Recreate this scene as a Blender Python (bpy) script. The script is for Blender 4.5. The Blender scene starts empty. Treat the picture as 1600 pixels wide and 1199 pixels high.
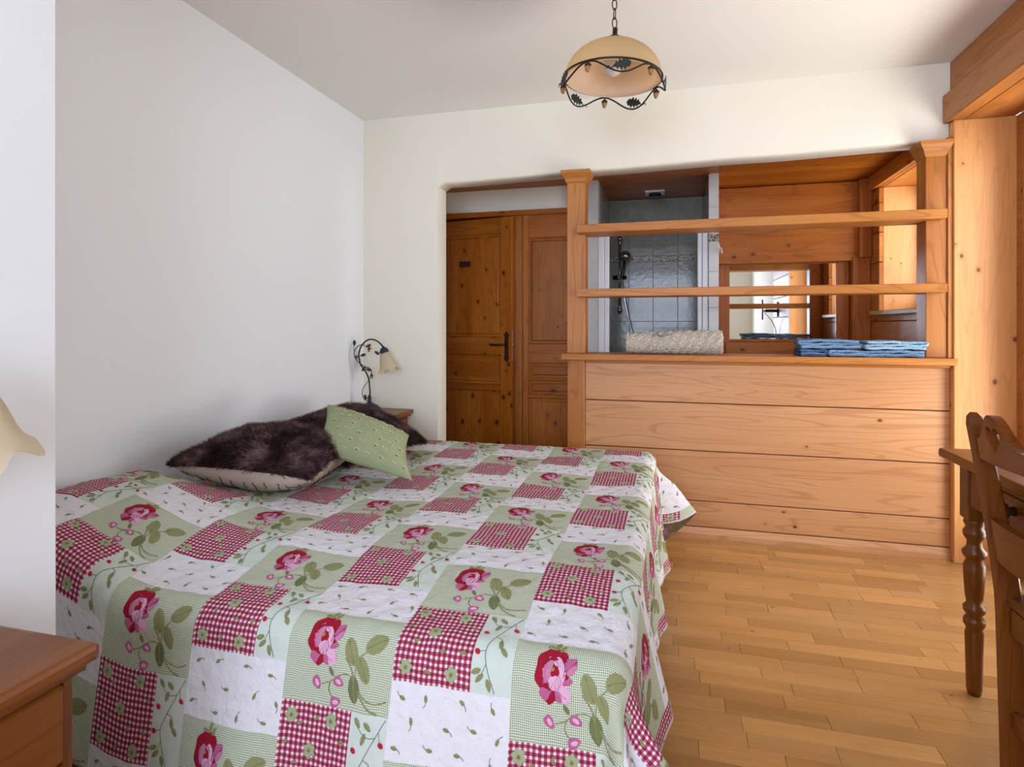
import bpy, bmesh, math, random
import numpy as np
from mathutils import Vector, Matrix
random.seed(7); rng = np.random.default_rng(7)
PI = math.pi
S = bpy.context.scene
COL = S.collection

# ------------------------------------------------------------------ camera, world, lights, exposure
cam_d = bpy.data.cameras.new('camera'); cam = bpy.data.objects.new('camera', cam_d); COL.objects.link(cam)
cam.location = (0, 0, 1.2); cam.rotation_euler = (PI/2, 0, math.radians(15.06))
cam_d.sensor_width = 36; cam_d.lens = 36*929/1600; cam_d.shift_y = (509-599.5)/1600
cam_d.clip_start = 0.02; cam_d.clip_end = 200
S.camera = cam
w = bpy.data.worlds.new('sky'); S.world = w; w.use_nodes = True
bg = w.node_tree.nodes['Background']; bg.inputs[0].default_value = (0.62, 0.76, 1.0, 1); bg.inputs[1].default_value = 2.2
def area(name, loc, rot, sx, sy, energy, color):
    d = bpy.data.lights.new(name, 'AREA'); d.shape = 'RECTANGLE'; d.size = sx; d.size_y = sy
    d.energy = energy; d.color = color
    o = bpy.data.objects.new(name, d); o.location = loc; o.rotation_euler = rot; COL.objects.link(o); return o
area('daylight_french_window', (2.15, 2.70, 1.30), (0, PI/2, 0), 2.2, 1.7, 66, (0.95, 0.97, 1.0))
area('daylight_bathroom_window', (2.0, 4.20, 1.75), (0, PI/2, 0), 0.9, 0.9, 17, (0.95, 0.97, 1.0))
area('daylight_rear_window', (-0.15, -2.1, 1.55), (PI/2, 0, 0), 2.0, 1.5, 150, (0.69, 0.79, 1.0))
area('added_warm_bounce', (2.6, 2.7, 0.05), (0, math.radians(125), 0), 1.6, 2.2, 80, (1.0, 0.88, 0.64))  # added warm light, low outside the window, turns the ceiling cream
S.view_settings.view_transform = 'Standard'; S.view_settings.look = 'None'
S.view_settings.exposure = 0.10; S.view_settings.gamma = 1.0; S.view_settings.use_curve_mapping = False

# ------------------------------------------------------------------ material helpers
def lin(c):
    return tuple(((v/255)/12.92 if v/255 <= 0.04045 else ((v/255+0.055)/1.055)**2.4) for v in c) + (1,)
MATS = {}
class NT:
    def __init__(s, name):
        s.m = bpy.data.materials.new(name); s.m.use_nodes = True; s.t = s.m.node_tree
        s.b = s.t.nodes['Principled BSDF']; s.o = s.t.nodes['Material Output']; MATS[name] = s.m
    def n(s, typ, **k):
        nd = s.t.nodes.new(typ)
        for a, v in k.items():
            if a == 'ins':
                for i, x in v.items(): nd.inputs[i].default_value = x
            else: setattr(nd, a, v)
        return nd
    def l(s, a, b): s.t.links.new(a, b)
    def math(s, op, a, b=None, c=None, clamp=False):
        nd = s.n('ShaderNodeMath', operation=op); nd.use_clamp = clamp
        for i, v in enumerate((a, b, c)):
            if v is None: continue
            if isinstance(v, (int, float)): nd.inputs[i].default_value = v
            else: s.l(v, nd.inputs[i])
        return nd.outputs[0]
    def mix(s, f, a, b, blend='MIX'):
        nd = s.n('ShaderNodeMix', data_type='RGBA', blend_type=blend)
        for i, v in ((0, f), (6, a), (7, b)):
            if isinstance(v, (int, float)): nd.inputs[i].default_value = v
            elif isinstance(v, tuple): nd.inputs[i].default_value = v
            else: s.l(v, nd.inputs[i])
        return nd.outputs[2]
    def ramp(s, f, stops):
        nd = s.n('ShaderNodeValToRGB'); e = nd.color_ramp.elements
        while len(e) < len(stops): e.new(0.5)
        for i, (p, c) in enumerate(stops):
            e[i].position = p; e[i].color = c if isinstance(c, tuple) else (c, c, c, 1)
        s.l(f, nd.inputs[0]); return nd.outputs[0]
    def bump(s, h, strength=0.3, dist=0.002):
        nd = s.n('ShaderNodeBump'); nd.inputs['Strength'].default_value = strength; nd.inputs['Distance'].default_value = dist
        s.l(h, nd.inputs['Height']); s.l(nd.outputs[0], s.b.inputs['Normal'])

def plain(name, c, rough=0.5, metal=0.0, noise=0.0, nscale=20, spec=None, bump=0.0, bscale=60, vary=0.0):
    t = NT(name); t.b.inputs['Roughness'].default_value = rough; t.b.inputs['Metallic'].default_value = metal
    if spec is not None: t.b.inputs['Specular IOR Level'].default_value = spec
    tc = t.n('ShaderNodeTexCoord')
    nz = t.n('ShaderNodeTexNoise', ins={'Scale': nscale, 'Detail': 5}); t.l(tc.outputs['Object'], nz.inputs['Vector'])
    c = lin(c); d = tuple(v*(1-noise) for v in c[:3])+(1,); e = tuple(min(1, v*(1+noise)) for v in c[:3])+(1,)
    t.l(t.mix(nz.outputs[0], d, e), t.b.inputs['Base Color'])
    if bump:
        nb = t.n('ShaderNodeTexNoise', ins={'Scale': bscale, 'Detail': 4}); t.l(tc.outputs['Object'], nb.inputs['Vector'])
        t.bump(nb.outputs[0], 0.6, bump)
    return t.m

def wood(name, light, dark, line, axis=0, knots=0.5, kscale=5.0, rough=0.42, ring=7.0, stretch=0.9, var=0.12, linew=0.35, knotc=(70, 32, 14), kr=(0.05, 0.15)):
    """pine or oak: long growth-ring contours along one axis, fine streaks and knots"""
    t = NT(name); t.b.inputs['Roughness'].default_value = rough
    t.b.inputs['Specular IOR Level'].default_value = 0.35
    tc = t.n('ShaderNodeTexCoord'); oi = t.n('ShaderNodeObjectInfo')
    rnd = t.math('MULTIPLY', oi.outputs['Random'], 37.0)
    cmb = t.n('ShaderNodeCombineXYZ')
    for i in range(3): t.l(t.math('MULTIPLY', rnd, (1.0, 0.77, 0.53)[i]), cmb.inputs[i])
    add = t.n('ShaderNodeVectorMath', operation='ADD'); t.l(tc.outputs['Object'], add.inputs[0]); t.l(cmb.outputs[0], add.inputs[1])
    def mp(al, ac):
        m = t.n('ShaderNodeMapping'); sc = [ac]*3; sc[axis] = al; m.inputs['Scale'].default_value = sc
        t.l(add.outputs[0], m.inputs[0]); return m.outputs[0]
    n1 = t.n('ShaderNodeTexNoise', ins={'Scale': 1.0, 'Detail': 1.5, 'Roughness': 0.4, 'Distortion': 0.3}); t.l(mp(stretch, ring), n1.inputs['Vector'])
    rings = t.math('SINE', t.math('MULTIPLY', n1.outputs[0], 62.0))
    rl = t.ramp(rings, [(0.72, 0.0), (0.99, 1.0)])
    n2 = t.n('ShaderNodeTexNoise', ins={'Scale': 1.0, 'Detail': 4, 'Roughness': 0.6}); t.l(mp(3.0, 130.0), n2.inputs['Vector'])
    n3 = t.n('ShaderNodeTexNoise', ins={'Scale': 1.0, 'Detail': 2}); t.l(mp(0.7, 9.0), n3.inputs['Vector'])
    base = t.mix(t.ramp(n3.outputs[0], [(0.3, 0.0), (0.7, 1.0)]), lin(light), lin(dark))
    base = t.mix(t.math('MULTIPLY', rl, linew), base, lin(line))
    base = t.mix(t.math('MULTIPLY', t.ramp(n2.outputs[0], [(0.45, 0.0), (0.7, 1.0)]), 0.22), base, lin(line))
    if knots > 0:
        v = t.n('ShaderNodeTexVoronoi', ins={'Scale': 1.0, 'Randomness': 1.0}); t.l(mp(kscale*0.72, kscale), v.inputs['Vector'])
        sep = t.n('ShaderNodeSeparateColor'); t.l(v.outputs['Color'], sep.inputs[0])
        has = t.math('LESS_THAN', sep.outputs[0], knots)
        rad = t.math('ADD', t.math('MULTIPLY', sep.outputs[1], kr[1]), kr[0])
        k = t.math('SUBTRACT', 1.0, t.math('DIVIDE', v.outputs['Distance'], rad))
        core = t.math('MULTIPLY', t.math('MULTIPLY', k, 5.0, clamp=True), has)
        halo = t.math('SUBTRACT', 1.0, t.math('DIVIDE', v.outputs['Distance'], t.math('MULTIPLY', rad, 2.3)), clamp=True)
        halo = t.math('MULTIPLY', halo, has)
        base = t.mix(t.math('MULTIPLY', halo, 0.5), base, lin(line))
        base = t.mix(t.math('MULTIPLY', core, 0.85), base, lin(knotc))
    br = t.math('ADD', t.math('MULTIPLY', oi.outputs['Random'], var*2), 1.0-var)
    hs = t.n('ShaderNodeHueSaturation'); t.l(base, hs.inputs['Color']); t.l(br, hs.inputs['Value'])
    hs.inputs['Saturation'].default_value = 1.08
    t.l(hs.outputs[0], t.b.inputs['Base Color'])
    t.bump(t.math('ADD', t.math('MULTIPLY', rl, 0.5), n2.outputs[0]), 0.25, 0.0008)
    return t.m

plaster = plain('white_plaster', (236, 230, 214), 0.9, noise=0.02, nscale=1.2, spec=0.15, bump=0.002, bscale=9)  # cream of the warm light put into the white paint
plaster_l = plain('cool_lit_plaster', (228, 230, 232), 0.9, noise=0.02, nscale=1.2, spec=0.15, bump=0.002, bscale=9)  # same white paint, cool daylight tint put into the colour
ceil_m = plain('ceiling_plaster', (230, 228, 222), 0.92, noise=0.015, nscale=2, spec=0.1, bump=0.001, bscale=12)
panelX = wood('larch_panel_x', (197, 150, 110), (188, 139, 99), (148, 94, 60), 0, 0.8, 7.5, kr=(0.02, 0.05), ring=9.0, stretch=0.75, var=0.04)
cabX = wood('amber_larch_x', (186, 128, 76), (169, 109, 59), (124, 70, 35), 0, 0.12, 4, ring=9, var=0.05)
cabZ = wood('amber_larch_z', (189, 132, 83), (171, 111, 65), (126, 72, 37), 2, 0.1, 4, ring=9, var=0.05)
jambZ = wood('spruce_jamb_z', (224, 168, 116), (212, 152, 100), (178, 116, 72), 2, 0.95, 13, kr=(0.05, 0.10), ring=9, var=0.03, linew=0.2, knotc=(120, 62, 30))
doorZ = wood('knotty_pine_z', (176, 112, 58), (153, 87, 41), (106, 53, 22), 2, 0.95, 11, ring=13, var=0.10, knotc=(48, 18, 8))
doorX = wood('knotty_pine_x', (174, 110, 57), (152, 85, 39), (106, 53, 22), 0, 0.8, 10.0, ring=13, var=0.10, knotc=(48, 18, 8))
bathX = wood('bath_pine_x', (180, 112, 58), (158, 90, 44), (112, 58, 26), 0, 0.6, 8, kr=(0.04, 0.08), ring=8, var=0.06)
bathY = wood('bath_pine_y', (190, 124, 70), (168, 100, 52), (120, 66, 32), 1, 0.35, 5, ring=8, var=0.06)
bathZ = wood('bath_pine_z', (172, 102, 54), (150, 84, 42), (110, 56, 26), 2, 0.2, 5, ring=9, var=0.05)
rightY = wood('lintel_pine_y', (180, 123, 77), (163, 104, 60), (117, 68, 36), 1, 0.35, 5, ring=8, var=0.06)
oak = wood('oak_stave_x', (189, 146, 100), (176, 130, 83), (139, 96, 59), 0, 0.6, 12, kr=(0.02, 0.06), rough=0.28, ring=16, stretch=1.2, var=0.17, linew=0.16, knotc=(80, 48, 26))
furnX = wood('stained_pine_x', (120, 73, 36), (105, 58, 26), (73, 37, 14), 0, 0.15, 6, rough=0.32, ring=10, var=0.04)
furnY = wood('stained_pine_y', (124, 74, 36), (107, 59, 27), (75, 38, 15), 1, 0.25, 6, rough=0.32, ring=10, var=0.04)
furnZ = wood('stained_pine_z', (115, 68, 34), (99, 54, 24), (71, 35, 14), 2, 0.15, 6, rough=0.32, ring=10, var=0.04)
chairY = wood('chair_pine_y', (120, 69, 37), (103, 56, 28), (71, 35, 17), 1, 0.1, 6, rough=0.35, ring=12, var=0.05)
chairZ = wood('chair_pine_z', (116, 67, 36), (98, 52, 26), (68, 34, 16), 2, 0.1, 6, rough=0.35, ring=12, var=0.05)
iron = plain('dark_iron', (40, 36, 42), 0.45, 0.6, 0.15, 60)
bronze = plain('rusty_bronze', (62, 40, 30), 0.45, 0.6, 0.25, 60)
bluegrey = plain('blue_grey_iron', (44, 46, 70), 0.5, 0.4, 0.1, 50)
verdigris = plain('green_patina', (36, 44, 40), 0.55, 0.3, 0.3, 90)
acornm = plain('acorn_glaze', (150, 104, 62), 0.3, 0.0, 0.25, 90)
chrome = plain('chrome', (200, 202, 206), 0.12, 1.0)
black = plain('black_plastic', (18, 18, 20), 0.35)
whitep = plain('white_plastic', (232, 232, 236), 0.35)
dim = plain('shadow_gap', (60, 34, 18), 0.8)
grout = plain('grout', (196, 192, 184), 0.85)
mattr = plain('mattress_cloth', (214, 208, 198), 0.9, bump=0.001)
def glassy(name, c, alpha_mix=0.35, rough=0.35):
    t = NT(name); t.b.inputs['Base Color'].default_value = lin(c); t.b.inputs['Roughness'].default_value = rough
    tr = t.n('ShaderNodeBsdfTranslucent'); tr.inputs[0].default_value = lin(c)
    mx = t.n('ShaderNodeMixShader'); mx.inputs[0].default_value = alpha_mix
    t.l(t.b.outputs[0], mx.inputs[1]); t.l(tr.outputs[0], mx.inputs[2]); t.l(mx.outputs[0], t.o.inputs[0]); return t.m
shade_m = glassy('amber_glass_shade', (226, 200, 150), 0.5)
tulip_m = glassy('alabaster_glass', (222, 206, 176), 0.45)
bulb_m = glassy('frosted_bulb', (235, 232, 228), 0.3)
def pane_mat():
    t = NT('window_glass'); g = t.n('ShaderNodeBsdfGlossy'); g.inputs['Roughness'].default_value = 0.02
    tr = t.n('ShaderNodeBsdfTransparent'); mx = t.n('ShaderNodeMixShader'); mx.inputs[0].default_value = 0.07
    t.l(tr.outputs[0], mx.inputs[1]); t.l(g.outputs[0], mx.inputs[2]); t.l(mx.outputs[0], t.o.inputs[0]); return t.m
pane_m = pane_mat()
mt = NT('mirror_glass'); mt.b.inputs['Metallic'].default_value = 1; mt.b.inputs['Roughness'].default_value = 0.01
mt.b.inputs['Base Color'].default_value = (0.86, 0.88, 0.87, 1); mirror_m = mt.m
def tilemat(name, c1, c2, rough):
    t = NT(name); t.b.inputs['Roughness'].default_value = rough
    tc = t.n('ShaderNodeTexCoord'); oi = t.n('ShaderNodeObjectInfo')
    nz = t.n('ShaderNodeTexNoise', noise_dimensions='4D', ins={'Scale': 9, 'Detail': 6, 'Roughness': 0.6}); t.l(tc.outputs['Object'], nz.inputs['Vector'])
    t.l(t.math('MULTIPLY', oi.outputs['Random'], 20), nz.inputs['W'])
    t.l(t.mix(t.ramp(nz.outputs[0], [(0.35, 0.0), (0.65, 1.0)]), lin(c1), lin(c2)), t.b.inputs['Base Color'])
    nb = t.n('ShaderNodeTexNoise', ins={'Scale': 28, 'Detail': 2}); t.l(tc.outputs['Object'], nb.inputs['Vector']); t.bump(nb.outputs[0], 0.35, 0.003); return t.m
tile_m = tilemat('grey_green_tile', (116, 118, 104), (144, 144, 128), 0.2)
tile_l = tilemat('pale_grey_tile', (196, 196, 192), (214, 212, 206), 0.3)
def deco():
    t = NT('dark_border_tile'); tc = t.n('ShaderNodeTexCoord')
    v = t.n('ShaderNodeTexVoronoi', feature='DISTANCE_TO_EDGE', ins={'Scale': 45}); t.l(tc.outputs['Object'], v.inputs['Vector'])
    t.l(t.ramp(v.outputs[0], [(0.06, lin((196, 176, 136))), (0.12, lin((44, 52, 46)))]), t.b.inputs['Base Color']); t.b.inputs['Roughness'].default_value = 0.3; return t.m
deco_m = deco()

# ------------------------------------------------------------------ mesh helpers
class MB:
    def __init__(s): s.bm = bmesh.new(); s.sm = False
    def _tag(s, n0, mi, sm):
        s.bm.faces.ensure_lookup_table()
        for f in s.bm.faces[n0:]:
            f.material_index = mi; f.smooth = sm
    def box(s, x0, x1, y0, y1, z0, z1, bev=0.0, mi=0, M=None, seg=1):
        b2 = bmesh.new(); bmesh.ops.create_cube(b2, size=1)
        for v in b2.verts: v.co = Vector(((x0+x1)/2+v.co.x*(x1-x0), (y0+y1)/2+v.co.y*(y1-y0), (z0+z1)/2+v.co.z*(z1-z0)))
        if bev: bmesh.ops.bevel(b2, geom=b2.edges[:], offset=bev, segments=seg, affect='EDGES', profile=0.6)
        if M is not None: b2.transform(M)
        s.merge(b2, mi, False); return s
    def merge(s, b2, mi=0, sm=False):
        for f in b2.faces: f.material_index = mi; f.smooth = sm
        me = bpy.data.meshes.new('tmp'); b2.to_mesh(me); b2.free(); s.bm.from_mesh(me); bpy.data.meshes.remove(me)
    def raw(s, vs, fs, mi=0, sm=True, M=None):
        b = [s.bm.verts.new(M @ Vector(v) if M is not None else v) for v in vs]
        for f in fs:
            try:
                q = s.bm.faces.new([b[i] for i in f]); q.material_index = mi; q.smooth = sm
            except ValueError: pass
        return s
    def lathe(s, prof, n=24, M=None, mi=0, sm=True, rippl=None, cap=True):
        vs = []; fs = []
        for i, (r, z) in enumerate(prof):
            for k in range(n):
                a = 2*PI*k/n; rr, zz = r, z
                if rippl: rr, zz = rippl(i, a, r, z)
                vs.append((rr*math.cos(a), rr*math.sin(a), zz))
        for i in range(len(prof)-1):
            for k in range(n):
                k2 = (k+1) % n; fs.append((i*n+k, i*n+k2, (i+1)*n+k2, (i+1)*n+k))
        if cap and prof[0][0] > 1e-5 and not rippl: fs.append(tuple(range(n-1, -1, -1)))
        if cap and prof[-1][0] > 1e-5 and not rippl: fs.append(tuple((len(prof)-1)*n+k for k in range(n)))
        return s.raw(vs, fs, mi, sm, M)
    def tube(s, pts, r, n=8, mi=0, M=None, closed=False):
        P = [Vector(p) for p in pts]; m = len(P); vs = []; fs = []
        R = r if isinstance(r, (list, tuple)) else [r]*m
        up = None
        for i in range(m):
            if closed: d = P[(i+1) % m]-P[i-1]
            else: d = P[min(i+1, m-1)]-P[max(i-1, 0)]
            d.normalize()
            if up is None: up = d.orthogonal().normalized()
            up = (up-d*up.dot(d)).normalized(); q = d.cross(up)
            for k in range(n):
                a = 2*PI*k/n; vs.append(tuple(P[i]+(up*math.cos(a)+q*math.sin(a))*R[i]))
        for i in range(m if closed else m-1):
            j = (i+1) % m
            for k in range(n):
                k2 = (k+1) % n; fs.append((i*n+k, i*n+k2, j*n+k2, j*n+k))
        if not closed: fs.append(tuple(range(n-1, -1, -1))); fs.append(tuple((m-1)*n+k for k in range(n)))
        return s.raw(vs, fs, mi, True, M)
    def prism(s, pts, t, M=None, mi=0, bev=0.0):
        """outline pts (x,y) extruded along +z by t"""
        b2 = bmesh.new(); vs = [b2.verts.new((x, y, 0)) for x, y in pts]; f = b2.faces.new(vs)
        r = bmesh.ops.extrude_face_region(b2, geom=[f])
        for v in r['geom']:
            if isinstance(v, bmesh.types.BMVert): v.co.z += t
        bmesh.ops.recalc_face_normals(b2, faces=b2.faces[:])
        if bev: bmesh.ops.bevel(b2, geom=[e for e in b2.edges if e.calc_face_angle(0) > 0.6], offset=bev, segments=1, affect='EDGES')
        if M is not None: b2.transform(M)
        s.merge(b2, mi, False); return s
    def build(s, name, mats, parent=None, kind=None, label=None, local=False, recalc=False):
        if recalc: bmesh.ops.recalc_face_normals(s.bm, faces=s.bm.faces[:])
        me = bpy.data.meshes.new(name)
        if parent is not None and not local:
            o = parent; off = Vector()
            while o is not None: off += o.location; o = o.parent
            bmesh.ops.translate(s.bm, verts=s.bm.verts[:], vec=-off)
        s.bm.to_mesh(me); s.bm.free()
        for m in (mats if isinstance(mats, (list, tuple)) else [mats]): me.materials.append(m)
        o = bpy.data.objects.new(name, me); COL.objects.link(o)
        if parent is not None: o.parent = parent
        if kind: o['kind'] = kind
        if label: o['label'] = label
        return o
def catmull(pts, n=6):
    P = [Vector(p) for p in pts]; out = []
    for i in range(len(P)-1):
        p0, p1, p2, p3 = P[max(i-1, 0)], P[i], P[i+1], P[min(i+2, len(P)-1)]
        for k in range(n):
            t = k/n; out.append(0.5*((2*p1)+(p2-p0)*t+(2*p0-5*p1+4*p2-p3)*t*t+(3*p1-p0-3*p2+p3)*t**3))
    out.append(P[-1]); return out
def T(x=0, y=0, z=0): return Matrix.Translation((x, y, z))
def R(a, ax='Z'): return Matrix.Rotation(a, 4, ax)
def tag(o, label=None, cat=None, group=None, kind=None):
    if label: o['label'] = label
    if cat: o['category'] = cat
    if group: o['group'] = group
    if kind: o['kind'] = kind
    return o
def empty(name, loc, label=None, cat=None, rz=0, group=None, kind=None):
    o = bpy.data.objects.new(name, None); COL.objects.link(o); o.location = loc; o.rotation_euler = (0, 0, rz)
    o.empty_display_size = 0.1
    bpy.context.view_layer.update()
    return tag(o, label, cat, group, kind)
def copy_tree(o, parent=None):
    c = o.copy(); COL.objects.link(c); c.parent = parent
    for ch in list(o.children): copy_tree(ch, c)
    return c
def struct(name, mb, m, parent=None, label=None):
    return mb.build(name, m, parent, kind='structure' if parent is None else None, label=label)

# ------------------------------------------------------------------ the room shell
XL, XR, YB, ZC = -1.97, 1.38, 3.54, 2.555       # headboard wall, right wall, back wall, ceiling
YH, ZH = 4.42, 2.26                               # hall door wall, ceiling behind the back wall
struct('ceiling', MB().box(XL-0.2, XR+0.1, -1.7, YB+0.02, ZC, ZC+0.1), ceil_m)
struct('wall_left', MB().box(XL-0.15, XL, 0.95, YB+0.1, 0, ZC), plaster_l)
struct('wall_left_near', MB().box(XL-0.15, -1.30, -1.7, 1.0, 0, ZC, 0.006), plaster_l)
rw = MB()
rw.box(-1.35, -1.15, -1.75, -1.6, 0, ZC).box(0.85, XR+0.3, -1.75, -1.6, 0, ZC).box(-1.15, 0.85, -1.75, -1.6, 0, 0.85).box(-1.15, 0.85, -1.75, -1.6, 2.25, ZC)
struct('wall_rear', rw, plaster)

# plaster back wall with a soft-edged opening: doorway on the left, hatch over the half wall
def back_wall():
    mb = MB(); y0, y1 = YB, 3.685
    z0 = 2.085
    top = lambda x: 2.105 + (x+1.443)*0.018
    # left pier
    mb.box(XL, -1.443, y0, y1, 0, ZC, 0)
    vs = []; fs = []
    xs = [-1.443, -1.40, -1.2, -0.9, -0.6, -0.3, 0, 0.3, 0.6, 0.9, 1.2, 1.41]
    for x in xs:
        zt = top(x) - (0.022 if x == xs[0] else 0) + 0.003*math.sin(x*7)
        for (y, z) in ((y0, ZC), (y0, zt+0.014), (y0+0.005, zt+0.004), (y0+0.016, zt), (y1, zt), (y1, ZC)): vs.append((x, y, z))
    for i in range(len(xs)-1):
        for k in range(5): fs.append((i*6+k, i*6+k+1, (i+1)*6+k+1, (i+1)*6+k))
    mb.raw(vs, fs, 0, True)
    return struct('wall_back', mb, plaster)
back_wall()

# right wall: window recess Y 1.92-3.48, wood above, planks before it, plaster nearer the camera
XW = 1.64
w2 = empty('wall_right', (XR, 2.7, 0), kind='structure')
MB().box(XR, XW+0.1, -1.7, 0.74, 0, ZC).build('plaster_face', plaster, w2)
zz = 0.0
while zz < 2.55:
    h = min(0.262, 2.555-zz)
    MB().box(XR, XR+0.03, 0.74, 1.90, zz+0.002, zz+h-0.002, 0.003).build('plank', rightY, w2); zz += 0.262
MB().box(XR+0.03, XW+0.1, 0.74, 1.90, 0, ZC).build('backing', dim, w2)
MB().box(XR+0.001, XR+0.03, 1.90, 3.54, 2.386, 2.553, 0.003).build('plank', rightY, w2)
MB().box(XR+0.03, XW+0.1, 1.90, 3.54, 2.27, ZC).build('backing', dim, w2)
MB().box(XR-0.035, XR+0.045, 1.90, 3.535, 2.238, 2.384, 0.006).build('lintel_beam', rightY, w2)
MB().box(XR+0.045, XW, 1.90, 3.50, 2.238, 2.262, 0.002).build('soffit_board', jambZ and rightY, w2)
MB().box(XR-0.005, XW+0.06, 3.478, 3.53, 0, 2.238, 0.003).build('jamb_board', jambZ, w2)
MB().box(XR, XW+0.06, 1.88, 1.925, 0, 2.238, 0.003).build('jamb_board', jambZ, w2)
MB().box(XR-0.005, XR+0.02, 3.53, 3.72, 0, 2.26, 0.002).build('corner_board', cabZ, w2)

# French window in the recess
fw = empty('window_1', (XW, 2.70, 0), kind='structure')
mb = MB()
mb.box(XW, XW+0.06, 1.925, 2.00, 0, 2.238, 0.004).box(XW, XW+0.06, 3.40, 3.478, 0, 2.238, 0.004).box(XW, XW+0.06, 2.00, 3.40, 2.16, 2.238, 0.004).box(XW, XW+0.06, 2.00, 3.40, 0, 0.05, 0.004)
mb.build('window_frame', rightY, fw)
for y0, y1 in ((2.0, 2.70), (2.70, 3.40)):
    m = MB(); a, b = y0+0.003, y1-0.003
    m.box(XW-0.015, XW+0.045, a, a+0.08, 0.05, 2.16, 0.004).box(XW-0.015, XW+0.045, b-0.08, b, 0.05, 2.16, 0.004)
    m.box(XW-0.015, XW+0.045, a+0.08, b-0.08, 0.05, 0.17, 0.004).box(XW-0.015, XW+0.045, a+0.08, b-0.08, 2.08, 2.16, 0.004).box(XW-0.010, XW+0.04, a+0.08, b-0.08, 1.08, 1.12, 0.004)
    s_ = m.build('casement', rightY, fw)
    MB().box(XW+0.01, XW+0.016, a+0.08, b-0.08, 0.17, 1.08).build('pane', pane_m, s_)
    MB().box(XW+0.01, XW+0.016, a+0.08, b-0.08, 1.12, 2.08).build('pane', pane_m, s_)
# rear window behind the camera
rwn = empty('window_2', (0.1, -1.68, 0.85), kind='structure')
m = MB()
for x0, x1 in ((-1.15, -1.07), (-0.19, -0.11), (0.77, 0.85)): m.box(x0, x1, -1.72, -1.65, 0.85, 2.25, 0.004)
m.box(-1.15, 0.85, -1.72, -1.65, 0.85, 0.93, 0.004).box(-1.15, 0.85, -1.72, -1.65, 2.17, 2.25, 0.004); m.build('window_frame', rightY, rwn)
MB().box(-1.07, -0.19, -1.69, -1.684, 0.93, 2.17).build('pane', pane_m, rwn)
MB().box(-0.11, 0.77, -1.69, -1.684, 0.93, 2.17).build('pane', pane_m, rwn)

# ------------------------------------------------------------------ floor: oak strip parquet
fl = empty('floor', (0, 1.5, 0), kind='structure')
MB().box(XL-0.1, XW+0.2, -1.8, 5.4, -0.08, -0.012).build('subfloor', dim, fl)
RW = 0.0735
far = MB(); yy = -1.8; row = 0
stave_cells = []
while yy < 5.3:
    x = XL - random.uniform(0, 0.4)
    while x < XW+0.15:
        L = random.choice((0.24, 0.30, 0.36, 0.42, 0.50))*random.uniform(0.92, 1.06)
        x1 = min(x+L, XW+0.18); x0 = max(x, XL-0.05)
        if x1-x0 > 0.02:
            stave_cells.append((x0, x1, yy, yy+RW))
        x += L
    yy += RW; row += 1
def seen(c): return c[1] > -0.18 and c[0] < 1.68 and c[3] > 1.12 and c[2] < 3.54
near_cells = [c for c in stave_cells if seen(c)]
near_cells.sort(key=lambda c: (c[0]-0.6)**2+(c[2]-2.0)**2)
keep = set(near_cells[:296])
g = 0.0005
for c in near_cells[:296]:
    dz = random.uniform(0, 0.0004)
    MB().box(c[0]+g, c[1]-g, c[2]+g, c[3]-g, -0.012, -dz, 0.0007).build('stave', oak, fl)
for c in stave_cells:
    if c not in keep: far.box(c[0]+g, c[1]-g, c[2]+g, c[3]-g, -0.012, 0, 0)
far.build('outer_staves', oak, fl, kind='stuff')

# ------------------------------------------------------------------ hall behind the doorway
struct('wall_hall', MB().box(-2.2, -0.55, YH+0.03, YH+0.15, 2.075, ZH+0.05), plaster)
struct('wall_hall_left', MB().box(-2.2, -2.02, 3.60, YH+0.6, 0, ZH), plaster)
hc = empty('ceiling_hall', (-1.2, 4.0, ZH), kind='structure')
yy = 3.69
while yy < 4.5:
    MB().box(-2.2, -0.55, yy+0.001, yy+0.118, ZH, ZH+0.02, 0.003).build('plank', doorX, hc); yy += 0.12
MB().box(-2.2, -0.55, 3.6, 5.4, ZH+0.02, ZH+0.05).build('backing', dim, hc)
sp = empty('ceiling_spotlight', (-1.12, 3.98, ZH), 'small round white spotlight in the hall ceiling above the doorway', 'ceiling light')
MB().lathe([(0.045, 0), (0.045, -0.008), (0.03, -0.012), (0.028, -0.004), (0.0, -0.004)], 24, T(-1.12, 3.98, ZH)).build('ring', whitep, sp)
MB().lathe([(0.0, -0.003), (0.024, -0.004), (0.024, -0.008), (0.0, -0.012)], 16, T(-1.12, 3.98, ZH)).build('lens', bulb_m, sp)

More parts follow.
